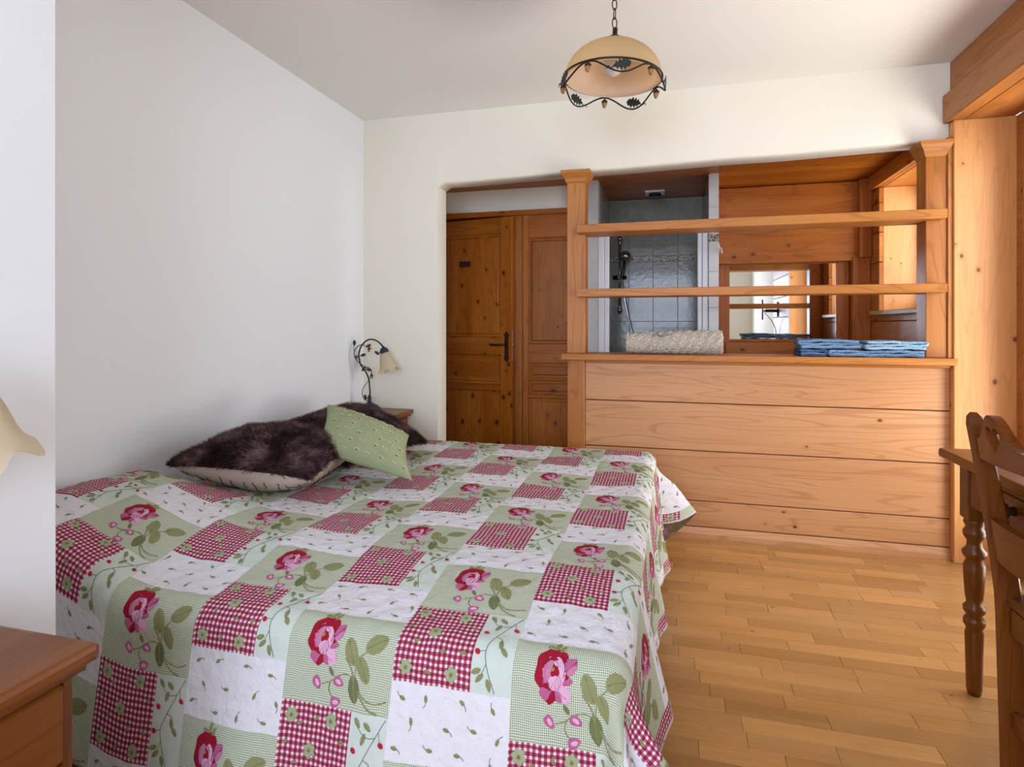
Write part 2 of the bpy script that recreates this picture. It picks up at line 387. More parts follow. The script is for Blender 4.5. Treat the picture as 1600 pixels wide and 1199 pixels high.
# door frame header + hall doors
struct('trim_1', MB().box(-2.02, -0.56, YH-0.01, YH+0.06, 2.045, 2.085, 0.004), doorX)
struct('hall_gap_backing', MB().box(-2.2, -0.55, 4.66, 4.72, 0, ZH), doorX)  # added sheet close behind the doors, keeps their gaps dark
struct('trim_2', MB().box(-1.20, -1.108, YH+0.0, YH+0.09, 0, 2.045, 0.003), doorZ)
def panel_door(name, origin, rz, W, H, panels, flip=False, stile=0.095):
    """leaf in local x 0..W, front at local y=0 facing -y"""
    d = empty(name, origin, rz=rz, kind='structure')
    m = MB(); th = 0.042
    m.box(0, stile, 0, th, 0.005, H, 0.003).box(W-stile, W, 0, th, 0.005, H, 0.003); m.build('stile', doorZ, d, local=True)
    m = MB(); zs = sorted(panels); cur = 0.005
    for (z0, z1) in zs: m.box(stile, W-stile, 0.0005, th-0.001, cur, z0, 0.003); cur = z1
    m.box(stile, W-stile, 0.0005, th-0.001, cur, H, 0.003); m.build('rail', doorX, d, local=True)
    for (z0, z1) in zs:
        tall = (z1-z0) > 0.35
        m = MB(); m.box(stile-0.004, W-stile+0.004, 0.012, th-0.012, z0-0.004, z1+0.004)
        m.box(stile+0.022, W-stile-0.022, 0.003, 0.02, z0+0.022, z1-0.022, 0.009)
        m.build('panel', doorZ if tall else doorX, d, local=True)
        e = 0.008; m = MB()
        m.box(stile, stile+e, 0.004, 0.015, z0, z1, 0.003).box(W-stile-e, W-stile, 0.004, 0.015, z0, z1, 0.003)
        m.box(stile, W-stile, 0.004, 0.015, z0, z0+e, 0.003).box(stile, W-stile, 0.004, 0.015, z1-e, z1, 0.003)
        m.build('panel_moulding', doorZ, d, local=True)
    return d
ang = math.atan2(4.345-4.50, -1.17+1.96)
W1 = math.hypot(0.79, 0.155)
d1 = panel_door('door_1', (-1.96, 4.50, 0), ang, W1, 2.03, [(0.15, 0.70), (0.745, 0.975), (1.11, 1.91)])
# lever handle on its plate, latch plate on the edge, small sign plate
h = MB(); pl = [(-0.017, -0.10), (-0.02, -0.075), (-0.016, -0.06), (-0.016, 0.07), (-0.022, 0.085), (-0.01, 0.108), (0, 0.118), (0.01, 0.108), (0.022, 0.085), (0.016, 0.07), (0.016, -0.06), (0.02, -0.075), (0.017, -0.10), (0, -0.118)]
h.prism(pl, 0.004, T(W1-0.045, 0, 1.04) @ R(PI/2, 'X'))
h.build('handle_plate', bronze, d1, local=True)
h = MB(); h.tube(catmull([(W1-0.045, -0.002, 1.055), (W1-0.045, -0.04, 1.055), (W1-0.07, -0.052, 1.055), (W1-0.12, -0.052, 1.052), (W1-0.165, -0.05, 1.056)], 5), 0.0085, 8)
h.build('door_handle', bronze, d1, local=True)
MB().box(W1, W1+0.002, 0.008, 0.032, 0.93, 1.16, 0.0).lathe([(0.0, 0), (0.007, 0), (0.007, 0.009), (0, 0.009)], 10, T(W1, 0.02, 1.055) @ R(PI/2, 'Y')).build('latch_plate', chrome, d1, local=True)
sg = empty('door_sign', (-1.96, 4.50, 0), 'small dark plaque with a pale figure hung on the hall door', 'sign', rz=ang)
MB().box(W1-0.46, W1-0.36, -0.008, 0, 1.66, 1.705, 0.002).build('plaque', bronze, sg, local=True)
MB().lathe([(0.0, 0), (0.011, 0), (0.011, 0.006), (0, 0.006)], 12, T(W1-0.405, 0, 1.722) @ R(PI/2, 'X')).tube([(W1-0.405, -0.003, 1.73), (W1-0.405, -0.003, 1.752)], 0.002, 6).box(W1-0.43, W1-0.38, -0.007, -0.001, 1.703, 1.715, 0.002).build('figure', acornm, sg, local=True)
d2 = panel_door('door_2', (-1.105, YH, 0), 0, 0.50, 2.045, [(0.15, 0.65), (0.675, 0.785), (0.80, 0.915), (1.06, 1.87)], stile=0.045)
struct('wall_shower_left', MB().box(-0.62, -0.522, 4.345, 5.2, 0, ZH), tile_l)
struct('trim_3', MB().box(-0.70, -0.56, YH-0.04, YH+0.05, 0, ZH, 0.003), doorZ)

# ------------------------------------------------------------------ half wall, posts, counter, shelves
hw = empty('wall_half', (0.43, YB, 0), kind='structure')
MB().box(-0.50, XR, YB, 3.66, 0, 0.98).build('backing', dim, hw)
zs = [0.062, 0.208, 0.491, 0.761, 0.985]
for a, b in zip(zs[:-1], zs[1:]):
    MB().box(-0.497, XR-0.006, YB-0.018, YB+0.004, a+0.0025, b-0.0025, 0.003).build('plank', panelX, hw)
for a, b in ((0.05, 0.52), (0.52, 0.985)): MB().box(-0.50, XR, 3.66, 3.675, a+0.002, b-0.002, 0.003).build('plank', bathX, hw)
m = MB(); m.prism([(0, 0), (-0.032, 0), (-0.032, 0.028), (-0.018, 0.06), (0, 0.06)], XR-0.006+0.497, T(-0.497, YB, 0) @ Matrix(((0, 0, 1, 0), (1, 0, 0, 0), (0, 1, 0, 0), (0, 0, 0, 1))))
m.build('skirting', panelX, hw)

def post(name, x0, x1, y0, y1, zt, capl, label, low=True):
    p = empty(name, ((x0+x1)/2, (y0+y1)/2, 1.036), label, 'post')
    MB().box(x0, x1, y0, y1, 1.036, zt-0.06, 0.003).build('shaft', cabZ, p)
    m = MB(); cx0, cx1, cy0, cy1 = x0, x1, y0, y1
    prof = [(0.0, zt-0.075), (0.004, zt-0.07), (0.008, zt-0.06), (0.012, zt-0.045), (0.03, zt-0.02), (0.032, zt-0.016), (0.034, zt)]
    vs = []; fs = []
    L, Rr = capl
    for e, z in prof: vs += [(cx0-e*L, cy0-e, z), (cx1+e*Rr, cy0-e, z), (cx1+e*Rr, cy1, z), (cx0-e*L, cy1, z)]
    for i in range(len(prof)-1):
        for k in range(4): fs.append((i*4+k, i*4+(k+1) % 4, i*4+4+(k+1) % 4, i*4+4+k))
    fs += [(3, 2, 1, 0), tuple(len(prof)*4-4+k for k in range(4))]
    m.raw(vs, fs, 0, False); m.build('capital', cabX, p)
    return p
post('wooden_post', -0.603, -0.497, 3.50, 3.64, 2.118, (1, 1), 'square larch post with moulded capital between doorway and shelves')
post('wooden_post', 1.258, 1.353, 3.50, 3.62, 2.142, (1, 0.6), 'square larch post with moulded capital at the window end of the shelves')
pl_ = MB().box(-0.60, -0.498, 3.495, 3.64, 0, 0.999, 0.003).build('lower_post', cabZ); tag(pl_, 'square larch post below the left end of the counter', 'post')
tp = MB().box(1.353, XR-0.005, 3.49, 3.60, 1.036, 2.16, 0.002)
struct('trim_4', tp, cabZ)
ct = empty('counter_top', (0.37, 3.58, 1.0), 'long larch counter board on the panelled half wall under towels', 'counter')
m = MB(); m.box(-0.627, 1.374, 3.425, 3.72, 1.0, 1.0355, 0.006, seg=2); m.build('board', cabX, ct)
m = MB(); m.box(-0.497, XR-0.008, 3.495, 3.522, 0.982, 0.999, 0.004); m.build('moulding', cabX, ct)
for z0, z1, lab in ((1.737, 1.785, 'upper long larch shelf board across the hatch'), (1.367, 1.412, 'lower long larch shelf board across the hatch')):
    m = MB()
    m.prism([(-0.535, 3.42), (1.325, 3.42), (1.325, 3.499), (1.257, 3.499), (1.257, 3.62), (-0.496, 3.62), (-0.496, 3.499), (-0.535, 3.499)], z1-z0, T(0, 0, z0), bev=0.003)
    o = m.build('shelf_board', cabX); tag(o, lab, 'shelf')

# ------------------------------------------------------------------ shower
YS = 5.12; XS0, XS1 = -0.522, 0.245
ws = empty('wall_shower_back', (0, YS, 0), kind='structure')
MB().box(XS0-0.1, XS1+0.1, YS+0.008, YS+0.1, 0, ZH+0.05).build('grout_bed', grout, ws)
tl = None
def tiles_wall(parent, plane, c, a0, a1, z_list, mat, sgn=1):
    na = int(round((a1-a0)/0.2+0.3)); step = 0.199
    for (z0, z1, mm) in z_list:
        a = a1
        while a > a0+0.005:
            b = max(a-step, a0); th = 0.008
            if plane == 'Y': MB().box(b+0.0015, a-0.0015, c, c+th, z0+0.0015, z1-0.0015, 0.0015).build('tile', mm or mat, parent)
            else: MB().box(c-th if sgn > 0 else c, c if sgn > 0 else c+th, b+0.0015, a-0.0015, z0+0.0015, z1-0.0015, 0.0015).build('tile', mm or mat, parent)
            a -= step
zrow = []
z = 1.735
zrow.append((1.735, 1.785, deco_m))
zz = 1.785
for hgt in (0.235, 0.235): zrow.append((zz, zz+hgt, None)); zz += hgt
zz = 1.735
while zz > 0.3: zrow.append((zz-0.25, zz, None)); zz -= 0.25
tiles_wall(ws, 'Y', YS, XS0, XS1, zrow, tile_m)
wsl = empty('wall_shower_side', (XS0, 4.7, 0), kind='structure')
tiles_wall(wsl, 'X', XS0+0.008, 4.43, YS, zrow, tile_m)
wsr = empty('wall_shower_right', (0.28, 4.7, 0), kind='structure')
MB().box(XS1+0.008, 0.313, 4.353, 5.2, 0, ZH).build('core', plaster, wsr)
tiles_wall(wsr, 'X', XS1, 4.36, YS, zrow, tile_m, -1)
zf = [(1.785+0.05, 2.02, None), (2.02, 2.255, None), (1.575, 1.785, None), (1.325, 1.575, None), (1.075, 1.325, None), (0.825, 1.075, None)]
for z0, z1, mm in zf: MB().box(XS1+0.002, 0.312, 4.345, 4.353, z0+0.0015, z1-0.0015, 0.0015).build('tile', tile_l, wsr)
MB().box(XS1+0.002, 0.312, 4.344, 4.353, 1.787, 1.833, 0.0015).build('tile', deco_m, wsr, label='small patterned border tile')
cs = empty('ceiling_shower', (0, 4.4, ZH), kind='structure')
yy = 3.69
while yy < 5.1:
    MB().box(-0.55, 0.313, yy+0.001, yy+0.118, ZH, ZH+0.02, 0.003).build('plank', bathX, cs); yy += 0.12
# shower cabin frame (white profiles) and tray
sc = empty('shower_enclosure', (-0.14, 4.38, 0), 'white framed shower enclosure between tiled walls, its door folded back', 'shower')
m = MB(); m.box(XS0+0.001, XS0+0.045, 4.36, 4.40, 0.12, 1.875, 0.004).box(XS0+0.047, XS0+0.08, 4.365, 4.395, 0.12, 1.875, 0.004); m.build('left_profile', whitep, sc)
m = MB(); m.box(XS1-0.04, XS1-0.001, 4.36, 4.40, 0.12, 1.875, 0.004).box(XS1-0.072, XS1-0.042, 4.365, 4.395, 0.12, 1.875, 0.004); m.build('right_profile', whitep, sc)
MB().box(XS0+0.001, XS1-0.001, 4.36, 4.40, 1.875, 1.905, 0.004).build('top_profile', whitep, sc)
MB().box(XS0+0.010, XS1-0.010, 4.35, YS-0.002, 0.0, 0.12, 0.01).build('tray', whitep, sc)
rl = empty('shower_rail', (-0.43, YS-0.01, 1.31), 'chrome shower rail with hand shower and hose on grey tiles', 'shower rail')
xr = -0.425
m = MB(); m.tube([(xr, YS-0.055, 1.30), (xr, YS-0.055, 1.96)], 0.0105, 10); m.build('bar', chrome, rl)
for z in (1.33, 1.93): MB().tube([(xr, YS-0.0005, z), (xr, YS-0.06, z)], 0.014, 10).lathe([(0.0, 0), (0.019, 0), (0.019, 0.03), (0, 0.03)], 12, T(xr, YS-0.055, z-0.015)).build('wall_bracket', chrome, rl)
MB().box(xr-0.02, xr+0.02, YS-0.09, YS-0.04, 1.585, 1.625, 0.006).tube([(xr-0.055, YS-0.06, 1.605), (xr+0.055, YS-0.06, 1.605)], 0.016, 10).build('slider', black, rl)
hs_ = MB(); hs_.tube(catmull([(xr+0.02, YS-0.10, 1.60), (xr+0.035, YS-0.105, 1.68), (xr+0.045, YS-0.125, 1.75), (xr+0.05, YS-0.15, 1.775)], 5), 0.012, 8)
hs_.build('hand_shower', black, rl)
MB().lathe([(0.0, 0), (0.04, 0.0), (0.044, 0.008), (0.03, 0.03), (0, 0.035)], 20, T(xr+0.055, YS-0.17, 1.77) @ R(math.radians(-95), 'X') @ R(PI, 'X')).build('shower_head', chrome, rl)
MB().tube(catmull([(xr+0.02, YS-0.10, 1.60), (xr+0.04, YS-0.11, 1.45), (xr+0.09, YS-0.10, 1.20), (xr+0.16, YS-0.09, 0.98), (xr+0.22, YS-0.04, 0.90), (xr+0.24, YS-0.002, 1.0)], 8), 0.006, 8).build('hose', chrome, rl)
lf = empty('shower_ceiling_light', (-0.13, 4.84, ZH), 'square white ceiling spot with dark centre above the shower', 'ceiling light')
MB().box(-0.205, -0.055, 4.77, 4.91, ZH-0.016, ZH, 0.004).build('housing', whitep, lf)
MB().lathe([(0.0, 0), (0.045, 0), (0.05, -0.012), (0.035, -0.025), (0, -0.022)], 20, T(-0.13, 4.84, ZH-0.016)).build('lamp_head', black, lf)

# ------------------------------------------------------------------ bathroom right of the shower
YQ = 4.83
wb = empty('wall_bathroom', (0.85, YQ, 0), kind='structure')
for a, b in ((2.02, 2.255), (1.93, 2.02), (1.67, 1.93)):
    MB().box(0.313, XR, YQ if a > 1.7 else YQ-0.015, YQ+0.05, a+0.002, b-0.002, 0.003).build('plank', bathX, wb)
MB().box(0.313, XR+0.3, 4.93, 5.0, 0, ZH).build('recess_back', bathX, wb)
MB().box(1.265, XR, 4.80, 4.95, 0.4, 1.70, 0.004).build('side_board', bathZ, wb)
MB().box(0.315, 0.40, 4.88, 4.95, 0.4, 1.70, 0.004).build('side_board', bathZ, wb)
MB().box(1.30, XR-0.002, 4.76, 4.83, 1.69, 2.255, 0.003).build('corner_post', bathZ, wb)
for a, b in ((0.85, 1.075),): MB().box(0.40, 1.265, 4.87, 4.93, a, b, 0.004).build('splash_board', bathX, wb)
mr = empty('mirror', (0.8, 4.92, 1.09), 'wide rectangular mirror in a wooden frame on the bathroom wall', 'mirror')
MB().box(0.425, 1.18, 4.893, 4.90, 1.088, 1.672).build('glass', mirror_m, mr)
m = MB(); m.box(0.395, 0.43, 4.88, 4.915, 1.07, 1.70, 0.004).box(1.175, 1.262, 4.88, 4.915, 1.07, 1.70, 0.004).box(0.43, 1.175, 4.88, 4.915, 1.665, 1.70, 0.004).box(0.43, 1.175, 4.88, 4.915, 1.076, 1.095, 0.004); m.build('frame', bathZ, mr)
cb = empty('ceiling_bathroom', (0.85, 4.3, ZH), kind='structure')
yy = 3.69
while yy < 4.9:
    MB().box(0.315, XR+0.05, yy+0.001, yy+0.148, ZH, ZH+0.02, 0.003).build('plank', bathX, cb); yy += 0.15
wr = empty('wall_bathroom_right', (XR, 4.3, 0), kind='structure')
zz = 0.0; B0, B1, BZ0, BZ1 = 3.80, 4.62, 1.30, 2.154
while zz < 2.25:
    h = 0.205; z1 = min(zz+h, 2.258)
    segs = [(3.685, 4.95)]
    if z1 > BZ0 and zz < BZ1:
        if zz < BZ0: MB().box(XR, XR+0.025, 3.685, 4.95, zz+0.002, BZ0-0.002, 0.002).build('plank', bathY, wr); a_ = BZ0
        else: a_ = zz
        b_ = min(z1, BZ1)
        segs = [(B1, 4.95), (3.685, B0)]
        for s0, s1 in segs: MB().box(XR, XR+0.025, s0, s1, a_+0.002, b_-0.002, 0.002).build('plank', bathY, wr)
        if z1 > BZ1: MB().box(XR, XR+0.025, 3.685, 4.95, BZ1+0.002, z1-0.002, 0.002).build('plank', bathY, wr)
    else:
        MB().box(XR, XR+0.025, 3.685, 4.95, zz+0.002, z1-0.002, 0.002).build('plank', bathY, wr)
    zz += h
MB().box(XR+0.025, XW, 3.6, B0-0.02, 0, ZH).box(XR+0.025, XW, B1+0.02, 5.0, 0, ZH).box(XR+0.025, XW, B0-0.02, B1+0.02, 0, BZ0-0.02).box(XR+0.025, XW, B0-0.02, B1+0.02, BZ1+0.02, ZH+0.05).build('backing', dim, wr)
MB().box(XR+0.026, XW, B1, B1+0.02, BZ0, BZ1, 0.002).build('jamb_board', jambZ, wr)
MB().box(XR+0.026, XW, B0-0.02, B0, BZ0, BZ1, 0.002).build('jamb_board', jambZ, wr)
MB().box(XR+0.026, XW, B0, B1, BZ1, BZ1+0.02, 0.002).build('soffit_board', bathY, wr)
MB().box(XR-0.05, XW, B0-0.04, B1+0.04, BZ0-0.03, BZ0, 0.004).build('sill_board', wood('sill_pine', (190, 160, 116), (176, 144, 100), (130, 96, 60), 1, 0.1), wr)
MB().box(XR-0.03, XR-0.001, 3.72, 4.76, 2.156, 2.256, 0.003).build('beam', bathY, wr)
bw = empty('window_3', (XW, 4.2, BZ0), kind='structure')
m = MB(); m.box(XW, XW+0.05, B0-0.02, B0+0.07, BZ0, BZ1, 0.004).box(XW, XW+0.05, B1-0.07, B1+0.02, BZ0, BZ1, 0.004).box(XW, XW+0.05, B0+0.07, B1-0.07, BZ1-0.07, BZ1, 0.004).box(XW, XW+0.05, B0+0.07, B1-0.07, BZ0, BZ0+0.07, 0.004).build('window_frame', bathY, bw)
MB().box(XW+0.02, XW+0.026, B0+0.07, B1-0.07, BZ0+0.07, BZ1-0.07).build('pane', pane_m, bw)
hk = MB().tube(catmull([(0.316, 4.36, 1.74), (0.328, 4.35, 1.735), (0.332, 4.335, 1.71), (0.33, 4.32, 1.70), (0.328, 4.308, 1.715)], 4), 0.005, 8).box(0.3135, 0.319, 4.35, 4.375, 1.71, 1.77, 0.002).build('towel_hook', whitep)
tag(hk, 'small white hook on the edge of the pale tiled shower wall', 'hook')
# black wall bracket on the near planks (seen in the mirror)
tb = empty('wall_bracket', (XR, 1.12, 1.3), 'black jointed screen bracket with hanging cable, seen in the mirror', 'bracket')
MB().box(XR-0.02, XR-0.0005, 1.08, 1.16, 1.32, 1.52, 0.004).build('wall_plate', black, tb)
MB().box(XR-0.16, XR-0.02, 1.10, 1.14, 1.38, 1.42, 0.004).box(XR-0.18, XR-0.15, 0.98, 1.14, 1.39, 1.41, 0.003).build('arm', black, tb)
MB().box(XR-0.21, XR-0.19, 1.02, 1.16, 1.28, 1.55, 0.004).build('screen_plate', black, tb)
MB().tube(catmull([(XR-0.17, 1.1, 1.38), (XR-0.05, 1.14, 1.2), (XR-0.015, 1.14, 0.9), (XR-0.012, 1.14, 0.3)], 6), 0.005, 6).build('cable', black, tb)

# ------------------------------------------------------------------ bed
bed = empty('bed', (-1.03, 2.16, 0), 'low wooden double bed hidden under the patchwork quilt', 'bed')
XF, YN, YF = -0.132, 1.272, 3.09
m = MB(); m.box(-1.95, XF+0.02, YN+0.03, YN+0.06, 0.10, 0.30, 0.004).box(-1.95, XF+0.02, YF-0.06, YF-0.03, 0.10, 0.30, 0.004).box(XF-0.01, XF+0.02, YN+0.06, YF-0.06, 0.06, 0.30, 0.004); m.build('frame', furnX, bed)
for x in (-1.88, XF-0.035):
    for y in (YN+0.09, YF-0.09): MB().box(x-0.035, x+0.035, y-0.035, y+0.035, 0, 0.28, 0.006).build('leg', furnZ, bed)
MB().box(-1.955, XF-0.01, YN+0.02, YF-0.02, 0.30, 0.49, 0.03, seg=2).build('mattress', mattr, bed)

# the quilt: cloth surface P(u, v), u along the bed, v across it
STEP = 0.0100; RB = 0.055; UO = -0.0575
U_END = 0.26      # foot hem
OV = 0.43                                     # side overhang
def smooth(x, a, b):
    t = np.clip((x-a)/(b-a), 0, 1); return t*t*(3-2*t)
def prof(s, al, RB=0.055):
    th = np.maximum(PI/2-al, 0.2); s1 = RB*th
    o = np.where(s < s1, RB*np.sin(np.minimum(s, s1)/RB), RB*np.sin(th)+(s-s1)*np.cos(th))
    d = np.where(s < s1, RB*(1-np.cos(np.minimum(s, s1)/RB)), RB*(1-np.cos(th))+(s-s1)*np.sin(th))
    return o, d
def gs(x, c, w_): return np.exp(-((x-c)/w_)**2)
def cell_dist(u, v):
    """rough seam proximity for the quilted relief"""
    k = (u-UO)/(27*STEP); fu = np.abs(k-np.round(k))*27*STEP
    col = np.floor(k).astype(int)
    off = np.where(col % 2 == 0, 2.319-26*STEP, 2.319)      # col -1 (c0) odd
    q = np.mod(off - v, 52*STEP)
    dv = np.minimum.reduce([q, np.abs(q-19*STEP), np.abs(q-38*STEP), 52*STEP-q])
    return np.minimum(fu, dv)
def P(u, v, lift=0.0):
    u = np.asarray(u, float); v = np.asarray(v, float)
    a = np.maximum(0, u-XF); bn = np.maximum(0, YN-v)*1.10; bf = np.maximum(0, v-YF)
    b = np.maximum(bn, bf); sy = np.where(bn > 0, -1.0, 1.0); ye = np.where(bn > 0, YN, YF)
    hb = smooth(-u, 1.28, 1.84)
    zt = 0.548 + 0.012*smooth(v, 2.2, 3.0) - 0.042*smooth(-v, -1.60, -1.26)*(1-0.6*hb) + 0.14*hb*(1-0.85*smooth(v, 1.68, 2.02)) - 0.03*smooth(-u, 1.85, 1.97)
    inside = np.minimum(np.minimum(smooth(-u, 0.10, 0.3), smooth(v, YN, YN+0.2)), smooth(-v, -YF, -YF+0.2))
    zt = zt + (0.005*np.sin(u*7.1+v*3.0)+0.004*np.sin(v*9.3-u*4.1)+0.002*np.sin(u*23+v*17))*inside
    vc = np.clip(v, YN, YF); uc = np.minimum(u, XF)
    alf = 0.10 + 0.16*gs(vc, 1.56, 0.085) + 0.09*gs(vc, 2.05, 0.08) + 0.12*gs(vc, 2.52, 0.09) - 0.06*gs(vc, 1.80, 0.09) - 0.03*gs(vc, 2.3, 0.08) + 0.02*np.sin(vc*40)
    als = 0.15 + 0.035*np.sin(uc*11+0.6) + 0.03*np.sin(uc*19.0+1.0) + 0.10*gs(uc, -0.75, 0.3) + 0.10*smooth(-uc, 1.2, 1.7)
    als = np.where(bf > 0, 0.02, als)
    phi = np.arctan2(b, np.maximum(a, 1e-9)); phi = np.where(b <= 0, 0.0, np.where(a <= 0, PI/2, phi))
    r = np.hypot(a, b); f = phi/(PI/2)
    nearc = bn > 0
    ampc = np.where(nearc, 0.40, 0.60)
    al = alf*(1-f)+als*f + ampc*np.sin(4*phi)**2*smooth(r, 0.0, 0.25)
    RR_ = np.where(bn > 0, 0.055+0.008*f, 0.055-0.025*f)
    o, d = prof(r, al, RR_)
    az = phi
    x = uc + o*np.cos(az)*(a > 0) ; y = vc + sy*o*np.sin(az)*(b > 0)
    x = np.where((a > 0) | (b > 0), np.where(a > 0, XF+o*np.cos(az), uc), u)
    y = np.where(b > 0, ye+sy*o*np.sin(az), vc)
    z = zt - d
    z = z - 0.0022*np.exp(-(cell_dist(u, v)/0.006)**2) + 0.0012*np.sin(u*85+np.sin(v*31))*np.sin(v*78+np.sin(u*27))
    return np.stack([x, y, np.maximum(z, 0.012)], -1)
def Pn(u, v, h):
    e = 0.002
    p = P(u, v); du = P(u+e, v)-P(u-e, v); dv = P(u, v+e)-P(u, v-e)
    n = np.cross(du, dv); n /= (np.linalg.norm(n, axis=-1, keepdims=True)+1e-12)
    return p + n*h[..., None] if isinstance(h, np.ndarray) else p+n*h

def clothmat(name, kind):
    t = NT(name); t.b.inputs['Roughness'].default_value = 0.92; t.b.inputs['Specular IOR Level'].default_value = 0.12
    uv = t.n('ShaderNodeUVMap'); uv.uv_map = 'cloth'; sp_ = t.n('ShaderNodeSeparateXYZ'); t.l(uv.outputs[0], sp_.inputs[0])
    wob = t.n('ShaderNodeTexNoise', ins={'Scale': 14, 'Detail': 2}); t.l(uv.outputs[0], wob.inputs['Vector'])
    wv = t.math('MULTIPLY', t.math('SUBTRACT', wob.outputs[0], 0.5), 0.002 if kind == 'green' else 0.004)
    U = t.math('ADD', sp_.outputs[0], wv); V = t.math('SUBTRACT', sp_.outputs[1], wv)
    fine = t.n('ShaderNodeTexNoise', ins={'Scale': 420, 'Detail': 2}); t.l(uv.outputs[0], fine.inputs['Vector'])
    soft = t.n('ShaderNodeTexNoise', ins={'Scale': 34, 'Detail': 3}); t.l(uv.outputs[0], soft.inputs['Vector'])
    def band(x, p, duty): return t.math('LESS_THAN', t.math('FRACT', t.math('DIVIDE', t.math('ADD', x, 10.0), p)), duty)
    if kind == 'gingham':
        a, b = band(U, 0.0122, 0.55), band(V, 0.0122, 0.55); s = t.math('ADD', a, b)
        c = t.mix(t.math('MULTIPLY', s, 1.0, clamp=True), lin((226, 214, 220)), lin((176, 84, 108)))
        c = t.mix(t.math('GREATER_THAN', s, 1.5), c, lin((128, 26, 54)))
    elif kind == 'green':
        a, b = band(U, 0.0042, 0.42), band(V, 0.0042, 0.42); s = t.math('ADD', a, b)
        c = t.mix(t.math('MULTIPLY', s, 1.0, clamp=True), lin((108, 120, 84)), lin((208, 212, 190)))
    elif kind == 'white': c = t.mix(soft.outputs[0], lin((220, 216, 220)), lin((230, 226, 230)))
    elif kind == 'pale': c = t.mix(soft.outputs[0], lin((196, 206, 194)), lin((208, 216, 206)))
    elif kind == 'back':
        c = t.mix(t.ramp(soft.outputs[0], [(0.5, 0.0), (0.62, 1.0)]), lin((96, 84, 56)), lin((150, 90, 100)))
    elif kind == 'hem': c = t.mix(soft.outputs[0], lin((206, 196, 200)), lin((214, 206, 210)))
    c = t.mix(t.math('MULTIPLY', fine.outputs[0], 0.16), c, (0.12, 0.11, 0.10, 1))
    t.l(c, t.b.inputs['Base Color'])
    h = t.math('ADD', t.math('MULTIPLY', soft.outputs[0], 1.0), t.math('MULTIPLY', fine.outputs[0], 0.12))
    t.bump(h, 0.75, 0.005 if kind != 'white' else 0.010); return t.m
q_m = [clothmat('quilt_gingham', 'gingham'), clothmat('quilt_green_check', 'green'), clothmat('quilt_white', 'white'), clothmat('quilt_pale_green', 'pale'), clothmat('quilt_hem', 'hem'), clothmat('quilt_back', 'back')]

u0 = -0.055-27*STEP*7.0 - 27*STEP*0.45
nu = int(round((U_END-u0)/STEP)); 
# start exactly on the lattice
ku = int(math.floor((-1.962-UO)/STEP)); us = UO+STEP*np.arange(ku, int(round((U_END-UO)/STEP))+1)
v_ref = 2.319; kv0 = int(math.floor((YN-OV-v_ref)/STEP)); kv1 = int(math.ceil((YF+OV-v_ref)/STEP)); vs_ = v_ref+STEP*np.arange(kv0, kv1+1)
NU, NV = len(us), len(vs_)
UU, VV = np.meshgrid(us, vs_, indexing='ij')
PP = P(UU, VV).reshape(-1, 3)
def col_of(i): return math.floor((ku+i)/27)
def voff(col): return v_ref if col % 2 != 0 else v_ref-26*STEP
qf = []; qm = []
iu0 = ku; 
for i in range(NU-1):
    gi = ku+i; col = math.floor(gi/27); lu = gi-col*27
    for j in range(NV-1):
        gj = kv0+j+0.5                                   # v = v_ref + gj*STEP
        if col % 2 == 0: q = (-26-gj) % 52
        else: q = (-gj) % 52
        if i >= NU-2 or j < 1 or j >= NV-2: mi = 4
        elif q < 19: mi = 1
        elif q < 38: mi = 0 if lu < 18 else 3
        else: mi = 2
        a = i*NV+j; qf.append((a, a+NV, a+NV+1, a+1)); qm.append(mi)
me = bpy.data.meshes.new('patchwork_quilt'); me.from_pydata(PP.tolist(), [], qf)
for m_ in q_m: me.materials.append(m_)
me.polygons.foreach_set('material_index', qm); me.polygons.foreach_set('use_smooth', [True]*len(qf))
uvl = me.uv_layers.new(name='cloth'); li = np.zeros(len(me.loops), dtype=np.int32); me.loops.foreach_get('vertex_index', li)
UVc = np.stack([UU.reshape(-1), VV.reshape(-1)], -1)[li]; uvl.data.foreach_set('uv', UVc.reshape(-1).astype(np.float32))
quilt = bpy.data.objects.new('patchwork_quilt', me); COL.objects.link(quilt)
tag(quilt, 'quilted patchwork bedspread with red roses, red gingham and white squares draped over the bed', 'quilt')
sm = quilt.modifiers.new('thickness', 'SOLIDIFY'); sm.thickness = 0.005; sm.offset = -1; sm.material_offset = 5
sm.use_even_offset = False

